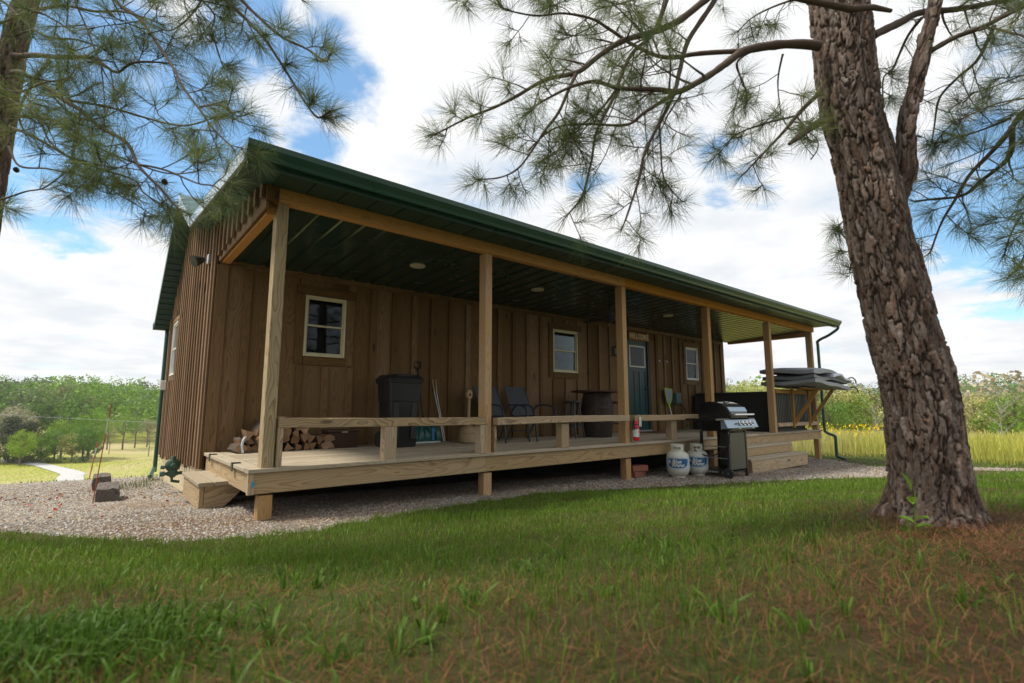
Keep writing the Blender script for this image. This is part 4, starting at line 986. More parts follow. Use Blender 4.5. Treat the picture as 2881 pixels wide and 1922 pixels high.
# ---- propane tanks
def bent_text(body, size, r, zc, th0, mat, name, parent, shear=.25, bold=.0015):
    me = textmesh(body, size, mat, .0008, shear=shear, bold=bold)
    for v in me.vertices:
        a = th0 + v.co.x/r; rr_ = r+.0012+v.co.z; v.co = Vector((math.cos(a)*rr_, math.sin(a)*rr_, zc+v.co.y))
    return link(name, me, parent)
def tank(loc, facing, label):
    t = thing('propane_tank', loc, label, 'propane tank', 'propane tanks below the porch edge')
    r = .170
    MB().lathe([(.105,0),(.108,.0),(.108,.045),(.10,.045)], n=28).build('foot_ring', M['tank'], t, sm=40)
    MB().lathe([(.02,.025),(.09,.03),(.14,.06),(.165,.11),(r,.14),(r,.32),(.166,.345),(.15,.375),(.115,.40),(.05,.415),(.02,.418)], n=40).build('vessel', M['tank'], t, sm=60)
    MB().lathe([(r+.001,.142),(r+.0016,.146),(r+.0016,.318),(r+.001,.322)], n=40).build('wrap_label', M['tanklabel'], t, sm=60)
    # blue field: half ellipse patch on the label
    mb = MB(); n1_, n2_ = 22, 8; vs = []
    for i in range(n1_+1):
        u = -1+2*i/n1_
        lo = -.092*math.sqrt(max(0, 1-abs(u)**2.6))
        for j in range(n2_+1):
            z = .242+.052+(lo-.052)*j/n2_*(1) if False else (.302+(lo-.048)*j/n2_)
            a = facing+u*.98; vs.append(((r+.0024)*math.cos(a), (r+.0024)*math.sin(a), z))
    fs = [(i*(n2_+1)+j, (i+1)*(n2_+1)+j, (i+1)*(n2_+1)+j+1, i*(n2_+1)+j+1) for i in range(n1_) for j in range(n2_)]
    bl = mb.add(vs, fs).build('blue_field', M['tankblue'], t, sm=60)
    bent_text('Blue', .080, r+.003, .262, facing-.10, M['paper'], 'lettering', bl)
    bent_text('Rhino', .080, r+.003, .208, facing+.02, M['paper'], 'lettering', bl)
    bent_text('TASKS MADE EASY & CLEAN', .015, r+.002, .308, facing, M['tankblue'], 'small_print', t, 0, 0) if False else None
    for k in range(16):
        a = facing-.75+k*.095; MB().box(((r+.0028)*math.cos(a), (r+.0028)*math.sin(a), .311), (.012,.0015,.005), Matrix.Rotation(a+math.pi/2, 3, 'Z')).build('small_print', M['tankblue'], t) if k not in (5, 10) else None
    fm = MB()
    for k, (da, z, s) in enumerate(((-.50,.225,.018),(-.54,.24,.014),(-.46,.235,.012))):
        a = facing+da; fm.prism([(-s/2,0),(s/2,0),(s*.2,s*1.6),(-s*.3,s)], 'y', -.0015, .0015)
        m0 = len(fm.v)-8
        Mx = Matrix.Rotation(a+math.pi/2, 3, 'Z')
        fm.v[m0:] = [tuple(Mx @ Vector(v) + Vector(((r+.0036)*math.cos(a), (r+.0036)*math.sin(a), z-.02))) for v in fm.v[m0:]]
    fm.build('flame_print', M['tankflame'], t)
    rh = MB(); a = facing-.80
    P = [(-.035,-.03),(-.01,-.035),(.0,-.01),(.03,-.015),(.035,.02),(.015,.03),(.018,.05),(.0,.032),(-.03,.03),(-.042,.0)]
    rh.prism(P, 'y', -.0012, .0012); Mx = Matrix.Rotation(a+math.pi/2, 3, 'Z'); rh.v = [tuple(Mx @ Vector(v)+Vector(((r+.0034)*math.cos(a), (r+.0034)*math.sin(a), .25))) for v in rh.v]
    rh.build('animal_emblem', M['tanklabel'], t)
    # collar: two curved handle plates with a hand hole, valve inside
    cl = MB()
    for a0, a1 in ((facing-.95, facing+.95), (facing+math.pi-1.2, facing+math.pi+1.2)):
        n_ = 12
        for (z0, z1, f0, f1) in ((.395,.435,0,1),(.435,.475,0,.22),(.435,.475,.78,1),(.475,.515,0,1)):
            vs = []
            for i in range(n_+1):
                a = a0+(a1-a0)*(f0+(f1-f0)*i/n_)
                for rr_ in (.098,.104):
                    for z in (z0, z1): vs.append((rr_*math.cos(a), rr_*math.sin(a), z))
            fs = []
            for i in range(n_):
                b = i*4; fs += [(b,b+4,b+5,b+1),(b+2,b+3,b+7,b+6),(b+1,b+5,b+7,b+3),(b,b+2,b+6,b+4)]
            fs += [(0,1,3,2),(n_*4,n_*4+2,n_*4+3,n_*4+1)]; cl.add(vs, fs)
    cl.build('collar', M['tank'], t, sm=40)
    MB().lathe([(.018,.415),(.018,.46),(.03,.46),(.034,.475),(.02,.485)], n=12).tube([(0,0,.445),(.07*math.cos(facing),.07*math.sin(facing),.445)], .016, 8).build('valve', M['chrome'], t, sm=40)
    return t
fa = math.atan2(-4.7+.3, -1.14-6)
tank((5.98, -.20, hz(5.98,-.20)-.005), fa, 'white propane tank nearer the left with blue label, in front')
tank((6.50, -.22, hz(6.50,-.22)-.005), fa+.05, 'white propane tank with blue label, partly hidden next to the grill')
# ---- gas grill
gz = hz(6.8, -.6)
t = thing('gas_grill', (6.80, -.52, gz), 'black gas grill with steel control panel beside the propane tanks', 'grill')
gy0, gy1 = -.20, .26     # front, back of cart
MB().b2((-.16,gy0,.09),(.37,gy0+.02,.70)).build('cabinet_door', M['grillside'], t, bevel=.004)
MB().b2((.345,gy0+.02,.07),(.37,gy1,.70)).build('side_wall', M['grillside'], t)
for xx, yy, z0 in ((-.20,gy0+.01,.05),(.355,gy0+.01,0),(-.20,gy1,.0),(.35,gy1,0)): MB().b2((xx-.02,yy-.018,z0),(xx+.02,yy+.018,.72)).build('leg', M['blackmetal'], t)
MB().b2((-.22,gy0,.10),(.37,gy1,.125)).build('bottom_shelf', M['blackmetal'], t)
for zz_ in (.30,.48): MB().tube([(-.20,gy0,zz_),(-.20,gy1,zz_)], .008, 6).build('side_rod', M['alum'], t)
for yy in (gy0-.0, gy1):
    w = MB().lathe([(.05,-.022),(.078,-.022),(.082,-.015),(.082,.015),(.078,.022),(.05,.022)], (-.255,yy,.082), 22, Matrix.Rotation(math.pi/2,3,'Y')).build('wheel', M['rubber'], t, sm=40)
    hb = MB(); hb.lathe([(.015,-.024),(.018,.024)], (-.255,yy,.082), 10, Matrix.Rotation(math.pi/2,3,'Y'))
    for k in range(6):
        a = k*math.pi/3; hb.bar((-.27,yy,.082),(-.27,yy+.052*math.cos(a),.082+.052*math.sin(a)),.012,.010,up=(1,0,0))
    hb.build('wheel_hub', M['ebox'], w)
MB().b2((-.20,gy0-.02,.72),(.36,gy1,.90)).build('firebox', M['gloss'], t, bevel=.01)
# control panel: slanted steel
MB().prism([(-.31,.78),(-.255,.905),(-.20,.905),(-.20,.76)], 'x', -.42, .60).build('control_panel', M['steelpanel'], t)
MB().prism([(-.304,.755),(-.306,.778),(-.20,.758),(-.20,.74)], 'x', -.28, .50).build('lower_strip', M['grillside'], t)
nv = Vector((0,-.125,.055)).normalized()
MK = Matrix((X_, X_.cross(nv)*-1, nv)).transposed() if False else nv.to_track_quat('Z','Y').to_matrix()
for k in range(4):
    c = Vector((.03+k*.125,-.283,.845))+nv*.004
    kb = MB().lathe([(.038,0),(.038,.01),(.026,.014),(.022,.036),(.018,.04)], c, 20, MK).build('knob', M['chrome'], t, sm=40)
    MB().box(c+nv*.045, (.012,.036,.012), MK).build('knob_grip', M['chrome'], kb)
MB().lathe([(.012,0),(.012,.02)], Vector((-.11,-.283,.84)), 10, MK).build('igniter_button', M['blackmetal'], t)
for xx in (-.02, .42): MB().box((xx,-.3075,.768),(.07,.003,.012)).build('print_mark', M['alum'], t)
for x0, x1 in ((-.66,-.235),(.385,.60)): MB().b2((x0,gy0-.055,.895),(x1,gy1,.925)).build('side_shelf', M['gloss'], t, bevel=.006)
# lid: curved hood
def hood(w): return [(-.235,.925),(-.245,.965),(-.235,1.035),(-.195,1.10),(-.12,1.155),(-.02,1.185),(.10,1.195),(.20,1.18),(.25,1.14),(.26,.925)]
MB().prism(hood(0), 'x', -.20, .37).build('lid', M['gloss'], t, bevel=.008, sm=30)
MB().prism([(-.250,.93),(-.256,.965),(-.248,1.03),(-.238,1.03),(-.246,.965),(-.238,.93)], 'x', -.18, .35).build('lid_front_plate', M['grillside'], t)
MB().prism([(-.248,1.035),(-.206,1.103),(-.196,1.098),(-.236,1.033)], 'x', -.20, .37).build('lid_trim', M['steelpanel'], t)
hd_ = MB().tube([(-.19,-.315,.985),(.44,-.315,.985)], .016, 12).build('handle', M['chrome'], t, sm=50)
for xx in (-.13,.30): MB().tube([(xx,-.25,.985),(xx,-.315,.985)], .012, 8).build('handle_bracket', M['chrome'], t)
MB().lathe([(.045,0),(.045,.012),(.035,.016)], Vector((.06,-.06,1.178)), 18, Matrix.Rotation(.15,3,'X')).build('thermometer', M['chrome'], t, sm=40)
MB().tube(smoothpts(np.array([(-.12,-.18,.74),(-.22,-.22,.62),(-.24,-.20,.50),(-.30,.02,.34),(-.38,.18,.36),(-.40,.28,.42)]), 6).tolist(), .011, 8).build('gas_hose', M['rubber'], t, sm=60)
# ---- bricks under the deck
for i, (a, b, c, lab, rz) in enumerate(((5.45,.22,0,'lower red brick lying under the deck by the third pier post',.15),(5.45,.20,1,'upper red brick stacked under the deck by the third pier post',-.1))):
    zb = hz(5.4, .1)
    o = MB().box((0,0,.045),(.34,.19,.085)).build('brick', M['brick'], None, bevel=.006, loc=(a, b, zb+c*.088+.004)); o.rotation_euler = (0,0,rz); tag(o, lab, 'brick')
# ---- old sleepers and marker rods at the left
def sleeper(loc, L_, w, h, rz, lab, rx=0):
    mb = MB(); n_ = 10; vs = []; rs = random.Random(int(loc[0]*100))
    for i in range(n_+1):
        t_ = i/n_
        for k in range(16):
            a = 2*math.pi*k/16; ca, sa = math.cos(a), math.sin(a)
            m = max(abs(ca), abs(sa)); q = .82+.18*0
            px_ = ca/m*w/2*(1-.07*(abs(ca*sa)*2)**3)+rs.uniform(-.007,.007); pz = sa/m*h/2*(1-.07*(abs(ca*sa)*2)**3)+rs.uniform(-.010,.010)
            vs.append((-L_/2+L_*t_+rs.uniform(-.01,.01), px_, pz))
    fs = [(i*16+j, i*16+(j+1) % 16, (i+1)*16+(j+1) % 16, (i+1)*16+j) for i in range(n_) for j in range(16)]+[tuple(range(16))[::-1], tuple(range(n_*16, n_*16+16))]
    o = mb.add(vs, fs).build('old_timber', M['oldwood'], None, loc=loc); o.rotation_euler = (rx, .02, rz); tag(o, lab, 'timber'); return o
M['oldwood'] = wood('grey weathered sleeper', (.17,.145,.13), (.05,.042,.038), ring=.03, contrast=1.1, rough=.95, bump=1.0, var=.05)
sz = lambda x, y: hz(x, y)
sleeper((-.90, 3.32, sz(-.90,3.32)+.085), .85, .225, .19, R(88.5), 'longer grey weathered timber in front on the gravel yard')
sleeper((-.93, 5.15, sz(-.93,5.15)+.115), .7, .215, .19, R(89), 'grey weathered timber farther back, behind the first one')
for (px_, py_, Yr, dx_, rr_, lab) in ((313,1137,2.84,.075,.0055,'tall rust red driveway marker rod beside the near timber'),(275,1243,10.5,.10,.011,'marker rod with white band farther off, behind the timbers')):
    d_ = ray(px_, py_); P_ = CAM+d_*((Yr-CAM.y)/d_.y); a = P_.x-dx_; b = Yr; hh = P_.z-hz(a, b)
    t = thing('marker_rod', (a, b, hz(a, b)), lab, 'marker rod', 'driveway marker rods')
    q = lambda f: (dx_*f, 0, hh*f)
    MB().tube([q(-.05), q(.70)], rr_, 7).build('lower_rod', M['rod'], t); MB().tube([q(.70), q(.86)], rr_*.98, 7).build('reflective_band', M['alum'], t); MB().tube([q(.86), q(1)], rr_*.98, 7).build('rod_tip', M['rod'], t)
# ---- power line across the valley
pl = []
a = at(-260, 1150, 60); b = at(620, 1196, 60)
for i in range(25): f = i/24; p = a.lerp(b, f); pl.append((p.x, p.y, p.z-.15*4*f*(1-f)))
t = thing('power_line', (a.x, a.y, hz(a.x, a.y)), 'thin grey overhead cable crossing the valley on the left', 'power line')
MB().tube([Vector(p)-t.location for p in pl], .018, 5).build('cable', M['wire'], t)
for q in (a, b): MB().tube([(q.x-t.location.x, q.y-t.location.y, hz(q.x, q.y)-t.location.z-.3), (q.x-t.location.x, q.y-t.location.y, q.z-t.location.z+.3)], .12, 8).build('pole', M['logbark'], t)
# ---- firewood
def logmesh(seed, L_, w, h, shape):
    rs = random.Random(seed); n_ = 5
    if shape == 0: P = [(-w/2, 0), (w/2, 0.01), (w*.42, h*.35), (w*.05, h), (-w*.35, h*.45)]
    elif shape == 1: P = [(-w/2, 0), (w*.45, 0), (w/2, h*.55), (w*.2, h), (-w*.3, h*.95), (-w*.52, h*.4)]
    else: P = [(w/2*math.cos(a), h/2+h/2*math.sin(a)) for a in [2*math.pi*i/9 for i in range(9)]]
    P = [(a+rs.uniform(-.13,.13)*w, b-h/2+rs.uniform(-.09,.09)*h) for a, b in P]; m = len(P); vs = []
    for i in range(n_+1):
        f = i/n_; sc = 1+rs.uniform(-.06,.06)
        vs += [(-L_/2+L_*f+(rs.uniform(-.008,.008)), a*sc+rs.uniform(-.005,.005), b*sc+rs.uniform(-.004,.004)) for a, b in P]
    mb = MB().add(vs, [(i*m+j, i*m+(j+1) % m, (i+1)*m+(j+1) % m, (i+1)*m+j) for i in range(n_) for j in range(m)]+[tuple(range(m))[::-1], tuple(range(n_*m, n_*m+m))])
    me = mb.mesh('firewood_log', M['logend']); me.materials.append(M['logbark'])
    for p in me.polygons:
        if len(p.vertices) == 4 and (p.index % m) in ((1, 2) if shape < 2 else range(9)) and shape != 1: p.material_index = 1
        if shape == 1 and len(p.vertices) == 4 and (p.index % m) in (0, 5, 4): p.material_index = 1
    return me
rsl = random.Random(5); rowname = ['bottom', 'second', 'third', 'fourth', 'top']
ordn = ['first','second','third','fourth','fifth','sixth','seventh','eighth','ninth','tenth','eleventh','twelfth','thirteenth','fourteenth']
rows_ = [(0.14, 1.32, 11, 0.0), (.17, 1.27, 11, .085), (.26, .98, 7, .165), (.40, .92, 4, .245), (.50, .70, 2, .32)]
for ri, (xa, xb, cnt, zb) in enumerate(rows_):
    for i in range(cnt):
        xx = xa+(xb-xa)*(i+.5)/cnt+rsl.uniform(-.012,.012); w = (xb-xa)/cnt*1.02; h = .095+rsl.uniform(-.012,.018)
        me = logmesh(ri*40+i, .30+rsl.uniform(-.05,.05), w*rsl.uniform(.8,1.2), h, rsl.choice((0,0,0,1,2)))
        o = link('firewood_log', me, None, (xx, 1.93-.0+rsl.uniform(-.04,.02), zb+.002+h/2))
        o.rotation_euler = (rsl.choice((0,.5,-.4,3.14,2.8,1.2)), 0, math.pi/2+rsl.uniform(-.09,.09))
        tag(o, f'split firewood log, {ordn[i]} from the left in the {rowname[ri]} row of the porch pile', 'firewood log', 'split firewood stacked on the porch')
t = tag(MB().tube(smoothpts(np.array([(0,-.05,.0),(-.015,-.06,.08),(.0,-.04,.165),(.03,.05,.18)]), 4).tolist(), [.012]*13, 6).build('wrapping_strip', M['plasticwrap'], None, loc=(.23,1.76,.006)), 'pale plastic wrapping strip around the leftmost firewood logs', 'plastic wrap')
t.scale = (1.1, .7, .95)
# ------------------------------------------------------------------ pines in the foreground
M['bark'] = leafmat('pine bark', trans=0, rough=.9)
bt = M['bark'].node_tree; pb = [n for n in bt.nodes if n.type == 'BSDF_PRINCIPLED'][0]
tcn = nd(bt, 'ShaderNodeTexCoord'); nn_ = nd(bt, 'ShaderNodeTexNoise', i_Scale=70.0, i_Detail=7.0, i_Roughness=.75); bt.links.new(tcn.outputs['Object'], nn_.inputs['Vector'])
bb = nd(bt, 'ShaderNodeBump', i_Strength=.7, i_Distance=.006); bt.links.new(nn_.outputs['Fac'], bb.inputs['Height']); bt.links.new(bb.outputs[0], pb.inputs['Normal'])
at_ = [n for n in bt.nodes if n.type == 'ATTRIBUTE'][0]
mxx = nd(bt, 'ShaderNodeMix', data_type='RGBA', blend_type='MULTIPLY'); mxx.inputs[0].default_value = 1
crr = nd(bt, 'ShaderNodeValToRGB'); crr.color_ramp.elements[0].color = (.55,.52,.5,1); crr.color_ramp.elements[0].position = .3; crr.color_ramp.elements[1].color = (1.25,1.2,1.15,1); crr.color_ramp.elements[1].position = .7
bt.links.new(nn_.outputs['Fac'], crr.inputs[0]); bt.links.new(at_.outputs['Color'], mxx.inputs[6]); bt.links.new(crr.outputs[0], mxx.inputs[7]); bt.links.new(mxx.outputs[2], pb.inputs['Base Color'])
M['twig'] = plain('pine twig bark', (.11,.078,.060), .9, noise_amt=.35, nscale=60, bump=.5)
M['needle'] = leafmat('pine needles', trans=.45, rough=.5)
M['cone'] = plain('pine cone', (.09,.06,.035), .85, noise_amt=.3, nscale=40)

def bark_trunk(name, path, radii, nth, nz, parent, amp, cell, base, flare=0):
    """path: world points; radii; bark plates are displaced geometry"""
    P = smoothpts(np.array([tuple(p) for p in path]), 12); k = len(P)
    rr = np.interp(np.linspace(0, 1, k), np.linspace(0, 1, len(radii)), radii)
    seg = np.concatenate([[0], np.cumsum(np.linalg.norm(np.diff(P, axis=0), axis=1))]); S = np.linspace(0, seg[-1], nz)
    C = np.stack([np.interp(S, seg, P[:, i]) for i in range(3)], -1); Rr = np.interp(S, seg, rr)
    Tn = np.gradient(C, axis=0); Tn /= np.linalg.norm(Tn, axis=1)[:, None]
    U = np.cross(Tn, [0.3, 1, 0]); U /= np.linalg.norm(U, axis=1)[:, None]; Wv = np.cross(Tn, U)
    th = np.linspace(0, 2*np.pi, nth, endpoint=False)
    N = U[:, None, :]*np.cos(th)[None, :, None]+Wv[:, None, :]*np.sin(th)[None, :, None]
    V = np.zeros((nz, nth, 3)); colr = np.zeros((nz, nth, 3))
    pal = [(.31,.27,.245),(.23,.17,.14),(.42,.38,.36),(.27,.18,.14),(.18,.14,.12)]
    for i in range(nz):
        r0 = Rr[i]
        for j in range(nth):
            n = N[i, j]; q = Vector((n[0]*r0*cell, n[1]*r0*cell, S[i]*cell*.24))
            wv = noise.noise_vector(q*.9)*.55+noise.noise_vector(q*3.1)*.22; q2 = q+wv
            d, pts = noise.voronoi(q2); e = d[1]-d[0]
            pl = min(1, max(0, (e-.0)/(.13+.12*noise.noise(q*.5)))); fur = .5+.5*noise.noise(Vector((q.x*.55, q.y*.55, q.z*.16+3.3))); 
            idh = noise.cell(pts[0]*7.3)*.5+.5
            q3 = Vector((q2.x*1.9, q2.y*1.9, q2.z*2.6+7)); d3, pt3 = noise.voronoi(q3); e3 = min(1, max(0, (d3[1]-d3[0])/.22)); id3 = noise.cell(pt3[0]*5.1)*.5+.5
            h = pl*(.15+.85*idh)+.17*e3*pl*(.2+.8*id3)+.10*noise.noise(q*5)+.65*fur*fur-.2
            fl = 0
            if flare and S[i] < .45:
                a = th[j]; t = (1-S[i]/.45)**2.2; fl = flare*t*(.75+.5*math.sin(a*5+1.2)+.25*math.sin(a*3))
            V[i, j] = C[i]+n*(r0-amp*.8+amp*h*1.1+fl)
            c = pal[int(((idh*13+id3*5) % 1)*4.999)]; c2 = pal[int(id3*4.999)]
            m_ = min(1, max(0, (.30+.45*idh+.35*fur)*pl*(.6+.4*e3)+.03))
            lv = noise.noise(Vector((C[i][0]+n[0]*r0, C[i][1]+n[1]*r0, S[i]*.7))*4.0)*.5+.5; rd_ = noise.noise(Vector((n[0]*r0*5+9, n[1]*r0*5, S[i]*3)))*.5+.5; m_ *= .62+.75*lv; c = tuple(c[q_]*(1, .86+.14*(1-rd_), .80+.2*(1-rd_))[q_] for q_ in range(3))
            for ch in range(3): colr[i, j, ch] = (.022,.015,.011)[ch]*(1-m_)+(.6*c[ch]+.4*c2[ch])*m_
    Fi = np.stack([np.arange(nz-1)[:, None]*nth+np.arange(nth)[None, :], np.arange(nz-1)[:, None]*nth+(np.arange(nth)[None, :]+1) % nth,
                   (np.arange(nz-1)[:, None]+1)*nth+(np.arange(nth)[None, :]+1) % nth, (np.arange(nz-1)[:, None]+1)*nth+np.arange(nth)[None, :]], -1).reshape(-1, 4)
    V = V.reshape(-1, 3)-np.array(base)
    me = np_mesh(name, V, Fi, M['bark'], col=colr.reshape(-1, 3), sm=True); return link(name, me, parent)

class Needles:
    def __init__(s): s.P = []; s.A = []; s.n = []; s.L = []; s.c = []
    def tuft(s, p, a, n=64, L=.13, c=None): s.P.append(tuple(p)); s.A.append(tuple(Vector(a).normalized())); s.n.append(n); s.L.append(L); s.c.append(random.random() if c is None else c)
    def build(s, parent, base, width=.0015):
        n = np.array(s.n); P = np.repeat(np.array(s.P), n, 0); A = np.repeat(np.array(s.A), n, 0); Lr = np.repeat(np.array(s.L), n); cc = np.repeat(np.array(s.c), n)
        m = len(P); rv = RNG.normal(size=(m, 3)); perp = rv-A*(rv*A).sum(1)[:, None]; perp /= np.linalg.norm(perp, axis=1)[:, None]+1e-9
        th = np.radians(RNG.uniform(12, 88, m)); Dn = A*np.cos(th)[:, None]+perp*np.sin(th)[:, None]
        Lr = Lr*RNG.uniform(.7, 1.12, m); off = RNG.uniform(-.045, .012, m)
        B = P+A*off[:, None]; Mid = B+Dn*(Lr*.55)[:, None]; Tip = B+Dn*Lr[:, None]+A*(Lr*.10)[:, None]+np.array([0,0,-1])*(Lr*RNG.uniform(.0,.16,m))[:, None]
        sd_ = np.cross(Dn, RNG.normal(size=(m, 3))); sd_ /= np.linalg.norm(sd_, axis=1)[:, None]; w = width/2
        V = np.stack([B-sd_*w, B+sd_*w, Mid-sd_*w, Mid+sd_*w, Tip], 1).reshape(-1, 3)
        o = np.arange(m)[:, None]*5; Fn = np.concatenate([o+np.array([[0,1,3]]), o+np.array([[0,3,2]]), o+np.array([[2,3,4]])], 0)
        g = np.stack([.105+.095*cc, .158+.072*cc, .068+.0*cc], -1)*RNG.uniform(.75, 1.25, m)[:, None]
        me = np_mesh('needles', V-np.array(base), Fn, M['needle'], col=np.repeat(g, 5, 0))
        return tag(link('needles', me, parent), kind='stuff')
def crv(p, d, L_, n, droop, wig, rs):
    P = [Vector(p)]; d = Vector(d).normalized()
    for i in range(n):
        d = (d+Vector((rs.uniform(-wig, wig), rs.uniform(-wig, wig), rs.uniform(-wig, wig)+droop))).normalized(); P.append(P[-1]+d*(L_/n))
    return P
def limb(parent, base, path, r0, r1, ND, rs, t0=.25, dens=9., sub=.42, tufts=True, cones=0, nn=60, nl=.13, name='limb'):
    P = [Vector(p) for p in smoothpts(np.array([tuple(p) for p in path]), 6)]; r0 = r0*.78; r1 = r1*.85
    k = len(P); mb = MB(); bse = Vector(base)
    # natural wobble
    P = [p+Vector(noise.noise_vector(p*3.1))*(.012 if 0 < i < k-1 else 0) for i, p in enumerate(P)]
    mb.tube([p-bse for p in P], [(r0+(r1-r0)*(i/(k-1))**.8)*(1+.16*noise.noise(p*17)+.10*noise.noise(p*45)) for i, p in enumerate(P)], 9)
    tot = sum((P[i+1]-P[i]).length for i in range(k-1)); acc = 0; nxt = tot*t0; side = 1
    conepos = []
    for i in range(k-1):
        seg = (P[i+1]-P[i]); L_ = seg.length; T = seg.normalized()
        while nxt < acc+L_:
            f = nxt/tot; p = P[i]+T*(nxt-acc); side = -side
            # branch plane: sideways and mixed up/down
            rv = Vector((rs.uniform(-1,1), rs.uniform(-1,1), rs.uniform(-.8,.6))); pr = (rv-T*rv.dot(T)).normalized()
            d = T*rs.uniform(.25,.9)+pr; ln = sub*(1.15-f*.75)*rs.uniform(.55,1.2)
            tw = crv(p, d, ln, 6, rs.uniform(-.03,.10), .16, rs); rw = max(.0028, (r0+(r1-r0)*f)*.42)
            rw = min(rw, .010)
            mb.tube([q-bse for q in tw], [rw+(.0022-rw)*(j/6) for j in range(7)], 5)
            if tufts:
                ND.tuft(tw[-1], tw[-1]-tw[-2], nn, nl)
                if rs.random() < .6: ND.tuft(tw[-1]-(tw[-1]-tw[-2])*.6, tw[-1]-tw[-2], int(nn*.5), nl*.9)
            for q in range(rs.choice((1, 2, 2, 3))):
                j = rs.randint(2, 5); dd = (tw[j]-tw[j-1]).normalized(); rv = Vector((rs.uniform(-1,1), rs.uniform(-1,1), rs.uniform(-1,1))); pr = (rv-dd*rv.dot(dd)).normalized()
                t2 = crv(tw[j], dd*.6+pr, ln*rs.uniform(.25,.5), 4, rs.uniform(-.02,.14), .15, rs)
                mb.tube([z-bse for z in t2], [rw*.5, .0022, .002, .002, .0018], 5)
                if tufts: ND.tuft(t2[-1], t2[-1]-t2[-2], nn, nl)
                if rs.random() < .02*cones: conepos.append(t2[-2])
            nxt += (1/dens)*rs.uniform(.6,1.5)
        acc += L_
    if tufts: ND.tuft(P[-1], P[-1]-P[-2], nn+10, nl)
    o = mb.build(name, M['twig'], parent, sm=60)
    return conepos
# ---- right hand pine
def tr(px, py, d): return at(px, py, d)
base = tr(2622, 1462, 2.62); bz = hz(base.x, base.y); base.z = bz
PR = thing('pine_tree', base, 'large leaning pine trunk with flaky bark on the right, long needle branches', 'pine tree')
tp = [tr(2628,1520,2.60), tr(2624,1440,2.62), tr(2612,1300,2.64), tr(2584,1100,2.68), tr(2531,900,2.72), tr(2470,650,2.78), tr(2432,460,2.83), tr(2392,300,2.87), tr(2371,100,2.92), tr(2345,-60,2.97), tr(2300,-500,3.08), tr(2270,-1000,3.2), tr(2250,-1700,3.4)]
pr_ = [.196,.182,.174,.167,.160,.150,.147,.152,.149,.142,.118,.09,.06]
bark_trunk('trunk', tp[:10], pr_[:10], 230, 560, PR, .019, 29.0, base, flare=.10)
mbt = MB().tube([Vector(p)-base for p in tp[9:]], pr_[9:], 14); mbt.build('upper_trunk', M['twig'], PR, sm=60)
def stembark(pts, rads, nm='second_stem'): return bark_trunk(nm, pts, rads, 80, 200, PR, .014, 26.0, base)
s3 = lambda x, y, d: tr(2180+.51*x, .51*y, d)
z2 = lambda x, y, d: tr(1100+.5104*x, .5104*y, d)
stembark([s3(640,1180,2.80), s3(690,1040,2.79), s3(722,940,2.78), s3(722,850,2.78), s3(735,650,2.80), s3(780,480,2.83), s3(825,250,2.86), s3(870,80,2.9), s3(905,-60,2.95)], [.060,.060,.054,.048,.046,.043,.040,.038,.034])
NR = Needles(); rs = random.Random(3)
